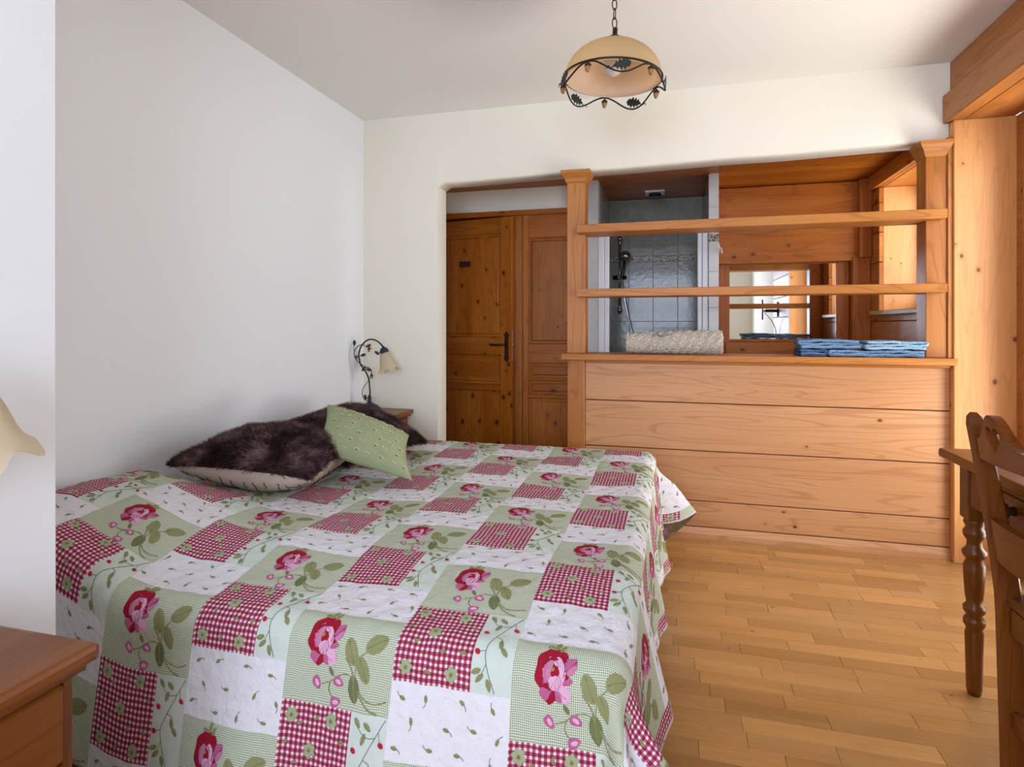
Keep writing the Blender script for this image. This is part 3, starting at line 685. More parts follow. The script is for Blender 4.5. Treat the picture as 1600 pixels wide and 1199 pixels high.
# embroidered motifs, laid on the quilt surface
EM = {}
def thread(name, c):
    EM[name] = plain('thread_'+name, c, 0.8, noise=0.18, nscale=260, spec=0.2, bump=0.0006, bscale=700)
thread('crimson', (150, 16, 42)); thread('pink', (186, 118, 150)); thread('mauve', (174, 92, 132)); thread('blush', (214, 164, 190))
thread('wine', (120, 20, 48)); thread('olive', (136, 136, 92)); thread('moss', (106, 112, 72)); thread('sage', (152, 164, 126)); thread('berry', (176, 28, 56)); thread('line', (110, 118, 84)); thread('gold', (150, 130, 60))
EN = list(EM.keys())
class Motif:
    def __init__(s): s.u = []; s.v = []; s.h = []; s.f = []; s.m = []
    def blob(s, cx, cy, rx, ry, rot, mat, h=0.0012, wav=0.0, nw=5, ph=0.0, tip=0.0, n=14, rings=2):
        """x right, y down (local metres)"""
        b = len(s.u); s.u.append(cx); s.v.append(cy); s.h.append(h*1.25)
        cr, sr = math.cos(rot), math.sin(rot)
        for k in range(1, rings+1):
            for i in range(n):
                a = 2*PI*i/n; q = 1+wav*math.cos(nw*a+ph)
                x = math.cos(a)*rx*q; y = math.sin(a)*ry*q*(1-tip*max(0, math.cos(a))**2-tip*0.6*max(0, -math.cos(a))**3)
                x *= k/rings; y *= k/rings
                s.u.append(cx+x*cr-y*sr); s.v.append(cy+x*sr+y*cr); s.h.append(h*(1.15 if k < rings else 0.35)+ (0 if k < rings else 0.0001))
        mi = EN.index(mat)
        for i in range(n): s.f.append((b, b+1+(i+1) % n, b+1+i)); s.m.append(mi)
        for k in range(1, rings):
            for i in range(n):
                p, q_ = b+1+(k-1)*n, b+1+k*n; s.f.append((p+i, p+(i+1) % n, q_+(i+1) % n, q_+i)); s.m.append(mi)
    def stroke(s, pts, w_, mat, h=0.001, n=4):
        C = catmull([(x, y, 0) for x, y in pts], n); b = len(s.u); mi = EN.index(mat)
        for i, p in enumerate(C):
            d = C[min(i+1, len(C)-1)]-C[max(i-1, 0)]; d.normalize()
            ww = w_/2
            for sd, hh in ((-1, 0.2), (0, 1.0), (1, 0.2)): s.u.append(p.x-d.y*ww*sd); s.v.append(p.y+d.x*ww*sd); s.h.append(h*hh+0.0002)
        for i in range(len(C)-1):
            for k in range(2):
                a = b+i*3+k; s.f.append((a, a+3, a+4, a+1)); s.m.append(mi)
    def leaf(s, x, y, L, W, rot, mat='olive', h=0.0011):
        s.blob(x, y, L/2, W/2, rot, mat, h, tip=0.35, n=12)
        c, q = math.cos(rot), math.sin(rot); s.stroke([(x-c*L*.4, y-q*L*.4), (x+c*L*.4, y+q*L*.4)], L*0.05+0.0006, 'moss' if mat != 'moss' else 'olive', h*1.4)
    def make(s, name, ou, ov, parent=None):
        u = np.array(s.u)+ou; v = ov-np.array(s.v)
        ok_u = (u < us[-1]-0.004) & (u > us[0]+0.004) & (v > vs_[0]+0.004) & (v < vs_[-1]-0.004)
        keepf = [(f, m_) for f, m_ in zip(s.f, s.m) if all(ok_u[i] for i in f)]
        if not keepf: return None
        used = sorted({i for f, _ in keepf for i in f}); mp_ = {o: i for i, o in enumerate(used)}
        ui = np.array(used); p = Pn(u[ui], v[ui], np.array(s.h)[ui]+0.0005)
        me = bpy.data.meshes.new(name); me.from_pydata(p.tolist(), [], [tuple(mp_[i] for i in f) for f, _ in keepf])
        for n_ in EN: me.materials.append(EM[n_])
        me.polygons.foreach_set('material_index', [m_ for _, m_ in keepf]); me.polygons.foreach_set('use_smooth', [True]*len(keepf))
        o = bpy.data.objects.new(name, me); COL.objects.link(o); o.parent = quilt; return o
# rose patch local frame: 0.2565 wide, 0.1805 tall, y down
def rose_motif():
    m = Motif(); X, Y = 27*STEP, 19*STEP
    f = lambda a, b: (a*X, b*Y)
    # stems
    m.stroke([f(.56, .50), f(.62, .60), f(.655, .70), f(.70, .82), f(.80, .95), f(.90, .99)], 0.0035, 'olive')
    m.stroke([f(.70, .80), f(.78, .88), f(.88, .90), f(.97, .86)], 0.003, 'olive')
    m.stroke([f(.66, .70), f(.67, .55), f(.72, .45), f(.80, .38)], 0.0026, 'olive')
    m.stroke([f(.655, .70), f(.58, .67), f(.50, .70), f(.44, .76), f(.36, .80)], 0.0026, 'olive')
    m.stroke([f(.44, .76), f(.43, .84), f(.46, .90), f(.50, .93)], 0.002, 'moss')
    # leaves
    m.leaf(.61*X, .44*Y, .056, .032, 1.15); m.leaf(.83*X, .33*Y, .058, .036, -0.45); m.leaf(.735*X, .60*Y, .056, .028, 1.05)
    m.leaf(.665*X, .80*Y, .054, .028, 1.35, 'moss'); m.leaf(.44*X, .66*Y, .022, .009, 0.9, 'moss')
    m.leaf(.345*X, .03*Y+.006, .026, .010, -1.35); m.leaf(.30*X, .10*Y, .024, .009, 0.15); m.leaf(.385*X, .09*Y, .022, .009, -1.0)
    # bloom, far petals first
    cx, cy = .335*X, .355*Y
    m.blob(cx+.032, cy-.016, .019, .013, -0.9, 'mauve', .0010, .10, 5); m.blob(cx+.036, cy-.010, .013, .008, -0.9, 'pink', .0013)
    m.blob(cx+.018, cy+.030, .021, .016, 0.5, 'blush', .0010, .07, 6); m.blob(cx+.010, cy+.036, .013, .009, 0.9, 'mauve', .0013, .08, 5)
    m.blob(cx-.004, cy-.006, .036, .044, 0.20, 'crimson', .0014, .055, 7, 0.6, n=30)
    m.blob(cx-.014, cy+.036, .017, .012, 0.5, 'mauve', .0018, .06, 5); m.blob(cx-.004, cy+.040, .014, .009, -0.9, 'crimson', .0020, .05, 5)
    m.blob(cx-.012, cy-.004, .015, .026, 0.15, 'pink', .0022, .06, 4); m.blob(cx+.010, cy-.010, .022, .013, 1.1, 'blush', .0022, .06, 5)
    m.blob(cx+.002, cy-.004, .015, .018, 0.2, 'crimson', .0026, .05, 5)
    m.blob(cx+.004, cy+.012, .016, .017, -0.3, 'blush', .0030, .05, 5); m.blob(cx+.030, cy+.010, .011, .005, -0.3, 'mauve', .0018)
    m.blob(cx-.003, cy-.008, .006, .005, -0.8, 'gold', .0034)
    for (a, b, c, d) in ((-.006, .024, .008, .004), (.004, .026, .006, .006), (.012, .022, .010, .006)):
        m.stroke([(cx+a, cy+b), (cx+c, cy+d)], .0012, 'wine', .0042)
    m.stroke([(cx-.022, cy-.016), (cx-.012, cy-.024), (cx+.002, cy-.022), (cx+.012, cy-.012)], .0014, 'wine', .0036)
    m.stroke([(cx+.016, cy-.028), (cx+.022, cy-.012), (cx+.020, cy+.004)], .0014, 'wine', .0034)
    m.stroke([(cx+.022, cy-.006), (cx+.034, cy-.014), (cx+.046, cy-.026)], .0011, 'wine', .0024)
    m.stroke([(cx+.008, cy+.024), (cx+.018, cy+.034), (cx+.028, cy+.038)], .0011, 'mauve', .0026)
    m.stroke([(cx-.024, cy+.006), (cx-.016, cy+.020), (cx-.006, cy+.028)], .0016, 'crimson', .0040)
    m.stroke([(cx-.016, cy-.014), (cx-.020, cy+.002), (cx-.012, cy+.016)], .0030, 'mauve', .0036)
    m.stroke([(cx+.010, cy+.000), (cx+.016, cy+.012), (cx+.010, cy+.024)], .0012, 'mauve', .0044)
    # buds
    for bx, by, r in ((.31, .80, 0.3), (.51, .76, -0.3), (.50, .96, -0.9)):
        m.blob(bx*X, by*Y-.002, .0135, .0095, r+.6, 'mauve', .0012, .10, 3); m.blob(bx*X+.001, by*Y-.002, .0095, .0055, r+.7, 'blush', .0018)
    return m
FLOWER_AT = ((.14, .13), (.74, .13), (.44, .48), (.16, .86), (.76, .88))
def flower_motif(seed, only=None):
    m = Motif(); r = random.Random(seed); X, Y = 18*STEP, 19*STEP
    for i, (fx, fy) in enumerate(FLOWER_AT):
        x, y = (fx+r.uniform(-.02, .02))*X, (fy+r.uniform(-.02, .02))*Y; ph = r.uniform(0, 6)
        if only is None or i != only: continue
        m.blob(x, y, .0140, .0140, 0, 'sage', .0012, .20, 6, ph, n=24); m.blob(x, y, .0068, .0068, 0, 'olive', .0018, .2, 6, ph+1, n=18); m.blob(x, y, .0030, .0030, 0, 'berry', .0024, n=8)
    if only is not None: return m
    for fx, fy in ((.28, .22), (.52, .14), (.90, .32), (.25, .60), (.62, .66), (.45, .88), (.88, .66), (.10, .42)):
        m.leaf(fx*X, fy*Y, .015, .0075, r.uniform(0, 6), 'olive', .0009)
    return m
def vine_motif():
    m = Motif(); W, H = 9*STEP, 19*STEP; f = lambda a, b: (a*W, b*H)
    m.stroke([f(.95, .02), f(.72, .20), f(.45, .42), f(.30, .60), f(.42, .80), f(.60, .98)], .0016, 'line')
    m.stroke([f(.72, .20), f(.45, .22), f(.22, .14)], .0014, 'line'); m.stroke([f(.45, .42), f(.62, .45), f(.70, .54)], .0014, 'line'); m.stroke([f(.30, .60), f(.12, .62)], .0012, 'line')
    m.stroke([f(.80, .15), f(.85, .24)], .0012, 'line'); m.stroke([f(.36, .72), f(.24, .86)], .0014, 'line')
    for x, y, a in ((.20, .10, .9), (.48, .12, .6), (.40, .24, 1.9), (.64, .52, 1.3), (.76, .60, 0.8), (.22, .86, 2.4), (.45, .92, 1.2), (.13, .80, 2.8)):
        m.leaf(x*W, y*H, .023, .011, a, 'olive', .001)
    for x, y in ((.88, .26), (.10, .62), (.16, .36)): m.blob(x*W, y*H, .0068, .0052, .5, 'berry', .0022, n=10)
    return m
def sprig_motif(seed):
    m = Motif(); r = random.Random(seed); X, Y = 27*STEP, 14*STEP
    for (fx, fy) in ((.08, .18), (.33, .16), (.60, .18), (.86, .20), (.20, .50), (.46, .50), (.72, .52), (.94, .58), (.08, .82), (.36, .84), (.60, .86), (.84, .88)):
        x, y = (fx+r.uniform(-.03, .03))*X, (fy+r.uniform(-.04, .04))*Y; a = r.uniform(0, 6.28); c, s_ = math.cos(a), math.sin(a)
        m.leaf(x, y, .0150, .0078, a, 'olive', .0009)
        m.stroke([(x-c*.006, y-s_*.006), (x-c*.012+s_*.002, y-s_*.012-c*.002), (x-c*.016+s_*.006, y-s_*.016-c*.006)], .0014, 'moss', .0008)
    return m
RM, VM = rose_motif(), vine_motif()
FM = [flower_motif(i) for i in range(3)]; FF = [[flower_motif(i, k) for k in range(5)] for i in range(3)]; SM = [sprig_motif(i) for i in range(3)]
c_lo = math.floor(ku/27); c_hi = math.floor((ku+NU-1)/27); cnt = 0
for col in range(c_lo, c_hi+1):
    ou = UO+27*STEP*col
    for n in range(-5, 6):
        ov = voff(col)+52*STEP*n
        if ov < vs_[0] or ov-52*STEP > YF+0.03: continue
        cnt += 1
        RM.make('embroidered_rose', ou, ov)
        for q_ in FF[cnt % 3]: q_.make('embroidered_flower', ou, ov-19*STEP)
        for nm, q_, a_, b_ in (('embroidered_leaves', FM[cnt % 3], 0, 19), ('embroidered_vine', VM, 18, 19), ('embroidered_sprigs', SM[cnt % 3], 0, 38)):
            o_ = q_.make(nm, ou+a_*STEP, ov-b_*STEP)
            if o_: o_['kind'] = 'stuff'

# ------------------------------------------------------------------ cushions
def fabric(name, c, c2=None, sc=80):
    t = NT(name); t.b.inputs['Roughness'].default_value = 0.9; t.b.inputs['Specular IOR Level'].default_value = 0.15
    tc = t.n('ShaderNodeTexCoord'); nz = t.n('ShaderNodeTexNoise', ins={'Scale': sc, 'Detail': 5}); t.l(tc.outputs['Object'], nz.inputs['Vector'])
    t.l(t.mix(nz.outputs[0], lin(c), lin(c2 or c)), t.b.inputs['Base Color'])
    n2 = t.n('ShaderNodeTexNoise', ins={'Scale': 14, 'Detail': 4, 'Distortion': 1.0}); t.l(tc.outputs['Object'], n2.inputs['Vector'])
    t.bump(t.math('ADD', n2.outputs[0], t.math('MULTIPLY', nz.outputs[0], 0.2)), 0.6, 0.008); return t.m
green_m = fabric('green_cotton', (148, 156, 116), (160, 167, 128)); linen_m = fabric('beige_linen', (196, 176, 160), (178, 156, 140), 160)
furb_m = fabric('fur_backing', (58, 40, 38), (42, 28, 28))
def fur_strand_mat():
    t = NT('brown_fur'); t.b.inputs['Roughness'].default_value = 0.6; t.b.inputs['Specular IOR Level'].default_value = 0.3
    tc = t.n('ShaderNodeTexCoord'); nz = t.n('ShaderNodeTexNoise', ins={'Scale': 13, 'Detail': 4, 'Roughness': 0.7}); t.l(tc.outputs['Object'], nz.inputs['Vector'])
    n2 = t.n('ShaderNodeTexNoise', ins={'Scale': 240, 'Detail': 1}); t.l(tc.outputs['Object'], n2.inputs['Vector'])
    c = t.ramp(nz.outputs[0], [(0.38, lin((34, 20, 22))), (0.52, lin((92, 64, 60))), (0.64, lin((156, 122, 124)))])
    t.l(t.mix(t.math('MULTIPLY', n2.outputs[0], 0.4), c, lin((30, 18, 18))), t.b.inputs['Base Color']); return t.m
fur_m = fur_strand_mat()
def pillow_pts(S_, Tt, Tb, s, t, pinch=0.10):
    x = S_*s*(1-pinch*(1-t*t)*np.abs(s)); y = S_*t*(1-pinch*(1-s*s)*np.abs(t))
    h = np.power(np.clip((1-s**2)*(1-t**2), 0, 1), 0.42)
    return x, y, Tt*h, -Tb*h
def pillow_mesh(S_, Tt, Tb, n=34, pinch=0.10, M=None, top=True, wr=0.0):
    g_ = np.sin(np.linspace(-PI/2, PI/2, n)); s, t = np.meshgrid(g_, g_, indexing='ij')
    x, y, zt, zb = pillow_pts(S_, Tt, Tb, s, t, pinch)
    z = zt if top else zb
    if wr: z = z*(1+wr*np.sin(s*7+t*3)*np.cos(t*6)) + wr*0.012*np.sin(s*15+4*t)*(1-s**2)*(1-t**2)
    vs = np.stack([x, y, z], -1).reshape(-1, 3).tolist(); fs = []
    for i in range(n-1):
        for j in range(n-1):
            a = i*n+j; f = (a, a+n, a+n+1, a+1); fs.append(f if top else f[::-1])
    mb = MB(); mb.raw(vs, fs, 0, True, M); return mb
def fur_cushion(name, label, S_, Tt, Tb, loc, rot):
    c = empty(name, loc, label, 'cushion', group='fur cushions on the bed'); c.rotation_euler = rot
    pillow_mesh(S_, Tt, Tb, top=True).build('fur_face', furb_m, c, local=True)
    pillow_mesh(S_, Tt, Tb, top=False, wr=0.04).build('linen_back', linen_m, c, local=True)
    # dark stitched strokes on the linen
    n = 26000; s = np.sin(rng.uniform(-PI/2, PI/2, n)*0.998); t = np.sin(rng.uniform(-PI/2, PI/2, n)*0.998)
    x, y, z, _ = pillow_pts(S_, Tt, Tb, s, t)
    e = 1e-3; x2, y2, z2, _ = pillow_pts(S_, Tt, Tb, np.clip(s+e, -1, 1), t); x3, y3, z3, _ = pillow_pts(S_, Tt, Tb, s, np.clip(t+e, -1, 1))
    p = np.stack([x, y, z], -1); a = np.stack([x2, y2, z2], -1)-p; b = np.stack([x3, y3, z3], -1)-p
    nn = np.cross(a, b); nn /= np.linalg.norm(nn, axis=1, keepdims=True)+1e-9; nn[nn[:, 2] < 0] *= -1
    # tufts share a lean direction
    lean = np.stack([np.sin(x*23+y*11)+0.6*np.sin(y*41), np.cos(y*19-x*13)+0.6*np.cos(x*37), np.zeros(n)], -1)
    out = np.stack([x, y, 0*x], -1)/S_
    d = nn*0.75+lean*0.42+out*0.35+rng.normal(0, 0.22, (n, 3)); d[:, 2] -= 0.02; d /= np.linalg.norm(d, axis=1, keepdims=True)
    L = (rng.uniform(0.018, 0.036, n)*(1+0.10*np.sin(x*47+y*29)))[:, None]; side = np.cross(d, rng.normal(0, 1, (n, 3))); side /= np.linalg.norm(side, axis=1, keepdims=True)
    wd = 0.0009; mid = p+d*L*0.55; tip = p+d*L+lean*0.004; tip[:, 2] -= 0.002
    V = np.stack([p-side*wd, p+side*wd, mid+side*wd*0.8, mid-side*wd*0.8, tip], 1).reshape(-1, 3)
    me = bpy.data.meshes.new('fur'); base = np.arange(n)*5
    F = [(int(k), int(k+1), int(k+2), int(k+3)) for k in base]+[(int(k+3), int(k+2), int(k+4)) for k in base]
    me.from_pydata(V.tolist(), [], F); me.materials.append(fur_m)
    o = bpy.data.objects.new('fur', me); COL.objects.link(o); o.parent = c; o['kind'] = 'stuff'
    m = MB(); rr = random.Random(3)
    for k in range(44):
        sd = k % 4; s0 = -0.88+0.17*(k//4)+rr.uniform(-.03, .03); pts = []; ln = rr.uniform(.10, .30); st = rr.uniform(0, .12)
        for q in range(9):
            tt = -0.985+st*0.3+q*ln/8; ss = s0+0.012*math.sin(q*1.1+k)
            aa, bb = {0: (ss, tt), 1: (tt, ss), 2: (ss, -tt), 3: (-tt, ss)}[sd]
            wr_ = (1+0.04*math.sin(aa*7+bb*3)*math.cos(bb*6))
            x_, y_, _, zb = pillow_pts(S_, Tt, Tb, np.array(aa), np.array(bb)); ex = 0.0022
            pts.append((float(x_)+ex*aa, float(y_)+ex*bb, float(zb)*wr_+0.04*0.012*math.sin(aa*15+4*bb)*(1-aa*aa)*(1-bb*bb)-ex))
        m.tube(pts, 0.0013, 5)
    m.build('stitch_lines', black, c, local=True, kind='stuff')
    return c
fc1 = fur_cushion('fur_cushion', 'dark brown fur cushion with beige linen back, lying nearest the camera on the quilt', 0.262, 0.105, 0.120, (-1.555, 2.085, 0.672), (math.radians(1), math.radians(4), math.radians(9)))
fc2 = fur_cushion('fur_cushion', 'dark brown fur cushion half hidden behind the green cushion, by the table lamp', 0.240, 0.110, 0.060, (-1.52, 2.645, 0.655), (math.radians(4), math.radians(15), math.radians(-20)))

def green_cushion():
    TL, TR, BR, BL = [Vector(p) for p in ((-1.535, 2.43, 0.835), (-1.125, 2.42, 0.715), (-0.985, 2.15, 0.595), (-1.425, 2.15, 0.685))]
    c = empty('green_cushion', (-1.2, 2.3, 0.60), 'light green cotton cushion with small embroidered sprigs leaning on the fur cushions', 'cushion')
    n = 40; g_ = np.sin(np.linspace(-PI/2, PI/2, n)); ctr = (TL+TR+BR+BL)/4; nrm = ((TR-BL).cross(TL-BR)).normalized()
    if nrm.z < 0: nrm = -nrm
    def pt(s, t, side, extra=0.0):
        pin = 0.10
        ss = s*(1-pin*(1-t*t)*abs(s)); tt = t*(1-pin*(1-s*s)*abs(t))
        a, b = (ss+1)/2, (tt+1)/2
        p = (BL*(1-a)+BR*a)*(1-b)+(TL*(1-a)+TR*a)*b
        h = max(0, (1-s*s)*(1-t*t))**0.42
        T_ = (0.075 if side > 0 else 0.055)
        h2 = h*(1+0.05*math.sin(s*8+t*4)*math.cos(t*7-s*3)) + (0.05*math.sin(s*14+t*17)*h*(1-t)*0.5 if side > 0 else 0)
        # softer lift so that the corners stay where they are
        return p+nrm*(T_*h2*side+extra)
    for side, nm in ((1, 'front_panel'), (-1, 'back_panel')):
        vs = [pt(s, t, side) for s in g_ for t in g_]; fs = []
        for i in range(n-1):
            for j in range(n-1):
                a = i*n+j; f = (a, a+n, a+n+1, a+1); fs.append(f if side > 0 else f[::-1])
        MB().raw(vs, fs, 0, True).build(nm, green_m, c)
    edge = [pt(s, -1, 1) for s in np.linspace(-1, 1, 20)]+[pt(1, t, 1) for t in np.linspace(-1, 1, 20)[1:]]+[pt(s, 1, 1) for s in np.linspace(1, -1, 20)[1:]]+[pt(-1, t, 1) for t in np.linspace(1, -1, 20)[1:-1]]
    MB().tube(edge, 0.003, 6, closed=True).build('piped_edge', green_m, c)
    m = MB(); rr = random.Random(5)
    for i in range(8):
        for j in range(7):
            s = -0.86+i*0.245+(0.12 if j % 2 else 0); t = -0.86+j*0.285
            if abs(s) > 0.93: continue
            s += rr.uniform(-.03, .03); t += rr.uniform(-.03, .03); a = rr.uniform(-0.6, 0.6)
            P0 = lambda ds, dt, e=0.0015: pt(min(.97, s+ds), min(.97, t+dt), 1, e)
            m.tube([P0(-.05, -.01), P0(-.02, .03), P0(.02, .02), P0(.05, -.01)], 0.0015, 5, mi=0)
            if (i+j) % 2: m.tube([P0(-.03, .0), P0(.0, -.03)], 0.0018, 5, mi=1)
            else: m.tube([P0(.0, .01), P0(.03, .05)], 0.0015, 5, mi=2)
    m.build('embroidery', [plain('cream_thread', (222, 212, 186), 0.8), plain('rust_thread', (150, 76, 66), 0.8), EM['moss']], c, kind='stuff')
    return c
green_cushion()

# ------------------------------------------------------------------ nightstands
def nightstand(loc, label):
    """local: front faces +x at x=0, body depth -x, width along y 0..-0.38 , top z 0.664"""
    t = empty('nightstand', loc, label, 'nightstand', group='nightstands beside the bed')
    m = MB(); m.box(-0.365, 0.0, -0.40, 0.0, 0.636, 0.664, 0.009, seg=2); m.build('top', furnY, t, local=True)
    m = MB(); m.box(-0.36, -0.012, -0.388, -0.012, 0.622, 0.637, 0.005); m.build('top_moulding', furnY, t, local=True)
    b = MB(); b.box(-0.36, -0.03, -0.375, -0.357, 0.02, 0.622, 0.002).box(-0.36, -0.03, -0.043, -0.025, 0.02, 0.622, 0.002).box(-0.36, -0.345, -0.357, -0.043, 0.02, 0.622).box(-0.345, -0.03, -0.357, -0.043, 0.06, 0.08).box(-0.05, -0.03, -0.357, -0.043, 0.46, 0.48)
    b.build('body', furnZ, t, local=True)
    MB().box(-0.36, -0.015, -0.39, -0.01, 0.0, 0.05, 0.006).build('plinth', furnY, t, local=True)
    d = MB(); d.box(-0.045, -0.022, -0.357, -0.043, 0.485, 0.615, 0.006); d = d.build('drawer', furnY, t, local=True)
    MB().lathe([(0.0, 0), (0.008, 0), (0.007, 0.010), (0.015, 0.016), (0.017, 0.024), (0.012, 0.031), (0, 0.033)], 18, T(-0.022, -0.20, 0.55) @ R(PI/2, 'Y')).build('knob', furnZ, d, local=True)
    d = MB(); d.box(-0.045, -0.024, -0.357, -0.043, 0.085, 0.455, 0.004); d.box(-0.026, -0.018, -0.31, -0.09, 0.13, 0.41, 0.008); d = d.build('cupboard_door', furnZ, t, local=True)
    MB().lathe([(0.0, 0), (0.008, 0), (0.007, 0.010), (0.015, 0.016), (0.017, 0.024), (0.012, 0.031), (0, 0.033)], 18, T(-0.024, -0.075, 0.30) @ R(PI/2, 'Y')).build('knob', furnZ, d, local=True)
    return t
nightstand((-1.605, 3.532, 0), 'small pine nightstand in the far corner with a lamp on top')
nightstand((-0.935, 0.793, 0), 'pine nightstand at the lower left in front of the near wall')

# ------------------------------------------------------------------ leaves, acorns, lamps
def oak_leaf(L):
    h = [(0, .06), (.12, .10), (.18, .26), (.30, .13), (.38, .34), (.50, .17), (.60, .36), (.72, .18), (.82, .24), (.92, .14), (1, 0)]
    return [(x*L, y*L) for x, y in h]+[(x*L, -y*L) for x, y in h[::-1][1:]]
def acorn(mb, M, s=1.0):
    mb.lathe([(0, -0.021*s), (0.004*s, -0.019*s), (0.008*s, -0.012*s), (0.009*s, -0.003*s), (0.008*s, 0.001*s)], 12, M, 0)
    mb.lathe([(0.0085*s, -0.004*s), (0.0105*s, -0.001*s), (0.0095*s, 0.004*s), (0.004*s, 0.008*s), (0.001*s, 0.013*s)], 12, M, 1)
def table_lamp(loc, rz, label):
    t = empty('table_lamp', loc, label, 'lamp', rz=rz, group='wrought iron bedside lamps')
    MB().lathe([(0.0, 0), (0.070, 0.0), (0.071, 0.010), (0.066, 0.022), (0.058, 0.026), (0.050, 0.036), (0.030, 0.045), (0.014, 0.054), (0.010, 0.070), (0.013, 0.078), (0.008, 0.10), (0.0, 0.10)], 32).build('base', bluegrey, t, local=True)
    arm = catmull([(0.002, 0, 0.085), (0.003, 0, .12), (0, 0, .154), (-.006, 0, .203), (-.027, 0, .251), (-.054, 0, .287), (-.064, 0, .324), (-.067, 0, .36), (-.054, 0, .402), (-.027, 0, .436), (.006, 0, .45), (.042, 0, .442), (.07, 0, .42), (.084, 0, .402)], 4)
    MB().tube(arm, 0.0048, 8).build('arm', iron, t, local=True)
    vine = catmull([(-.012, .0, .06), (-.035, .004, .075), (-.048, .006, .105), (-.040, .006, .145), (-.012, .008, .185), (.004, .006, .215), (.012, .0, .25), (.0, -.008, .27), (-.03, -.008, .28), (-.06, -.004, .30), (-.09, .0, .33), (-.097, .004, .365), (-.085, .006, .395), (-.055, .008, .415), (-.02, .010, .405), (.01, .01, .39)], 4)
    MB().tube(vine, 0.0026, 6).tube(catmull([(-.093, 0, .37), (-.10, .004, .40), (-.085, .004, .43)], 4), 0.002, 6).build('vine', iron, t, local=True)
    for x, y, z, a in ((-.03, .012, .105, -1.2), (-.055, .01, .345, .35), (-.045, .012, .25, .9), (-.02, .012, .265, -.3), (-.02, .012, .40, .5), (.035, .012, .375, -.6), (-.095, .008, .41, 1.5)):
        MB().prism(oak_leaf(0.036), 0.0015, T(x, -y, z) @ R(PI/2, 'X') @ R(a)).build('leaf', verdigris, t, local=True)
    for x, z in ((.016, .222), (-.079, .34), (-.002, .388)):
        m = MB(); acorn(m, T(x, -.010, z), 0.95); m.build('acorn', [acornm, bronze], t, local=True)
    A = T(.084, 0, .405) @ R(math.radians(-14), 'Y')
    MB().lathe([(0, .004), (.006, .004), (.009, -.006), (.02, -.012), (.028, -.028), (.03, -.04), (.027, -.04)], 24, A).build('shade_cap', bluegrey, t, local=True)
    def rip(i, a, r, z):
        k = i/9; return r*(1+0.10*k*k*math.cos(6*a)), z-0.012*k**3*math.cos(6*a)
    MB().lathe([(.024, -.038), (.030, -.052), (.036, -.068), (.041, -.085), (.044, -.10), (.047, -.115), (.051, -.128), (.057, -.140), (.064, -.150), (.070, -.156)], 48, A, rippl=rip).build('tulip_shade', tulip_m, t, local=True)
    MB().lathe([(0, -.045), (.010, -.05), (.012, -.07), (.018, -.088), (.016, -.102), (0, -.11)], 16, A).build('bulb', bulb_m, t, local=True)
    MB().tube(catmull([(-0.06, 0.0, 0.006), (-0.10, 0.01, 0.008), (-0.13, 0.0, 0.004)], 6), 0.003, 6).build('cable', black, t, local=True)
    return t
table_lamp((-1.835, 3.375, 0.664), math.radians(15), 'wrought iron lamp with tulip glass shade on the far corner nightstand')
nl = table_lamp((-1.210, 0.662, 0.664), math.radians(92), 'alabaster tulip shade lamp cut by the left edge, on the near nightstand')

nl.scale = (1.16, 1.16, 1.16)
# pendant lamp
pc = (-0.227, 2.373)
pd = empty('pendant_lamp', (pc[0], pc[1], 2.17), 'amber glass dome pendant lamp with wrought iron vine rim, hanging from the ceiling', 'lamp')
pd_z = 2.175; RR = 0.190
tilt = R(math.radians(3.0), 'Y')
PM = T(pc[0], pc[1], pd_z) @ tilt
dome = [(RR*math.sin(a), 0.146*math.cos(a)) for a in np.linspace(PI/2, 0.12, 16)]
inner = [(r*0.975, z-0.004) for r, z in dome][::-1]
m = MB(); m.lathe(dome, 56, PM, cap=False); m.lathe(inner, 56, PM, 1, cap=False); m.lathe([dome[0], inner[-1]], 56, PM, cap=False); m.build('glass_dome', [shade_m, glassy('lit_inner_glass', (252, 232, 212), 0.55)], pd)  # inner face paler: the brightness inside the dome is put into its colour
MB().lathe([(0.0, 0.158), (0.046, 0.143), (0.038, 0.156), (0.018, 0.168), (0.010, 0.175), (0.010, 0.200), (0, 0.204)], 24, PM).build('cap', bronze, pd)
MB().lathe([(0, 0.14), (0.022, 0.14), (0.022, 0.10), (0.036, 0.07), (0.038, 0.05), (0.026, 0.02), (0, 0.01)], 20, PM).build('bulb', bulb_m, pd)
ring = [(RR*1.012*math.cos(2*PI*k/60), RR*1.012*math.sin(2*PI*k/60), 0.002) for k in range(60)]
MB().tube(ring, 0.0036, 7, M=PM, closed=True).build('rim_ring', bronze, pd)
A0 = math.radians(90+15)     # away from the camera
def vinepts():
    out = []
    for k in range(160):
        a = 2*PI*k/160; w_ = 0.5*(1-math.cos(5*(a-A0)))
        rr = RR*(1.03+0.05*w_); out.append((rr*math.cos(a), rr*math.sin(a), -0.002-0.052*w_))
    return out
MB().tube(vinepts(), 0.0034, 6, M=PM, closed=True).build('vine_wire', iron, pd)
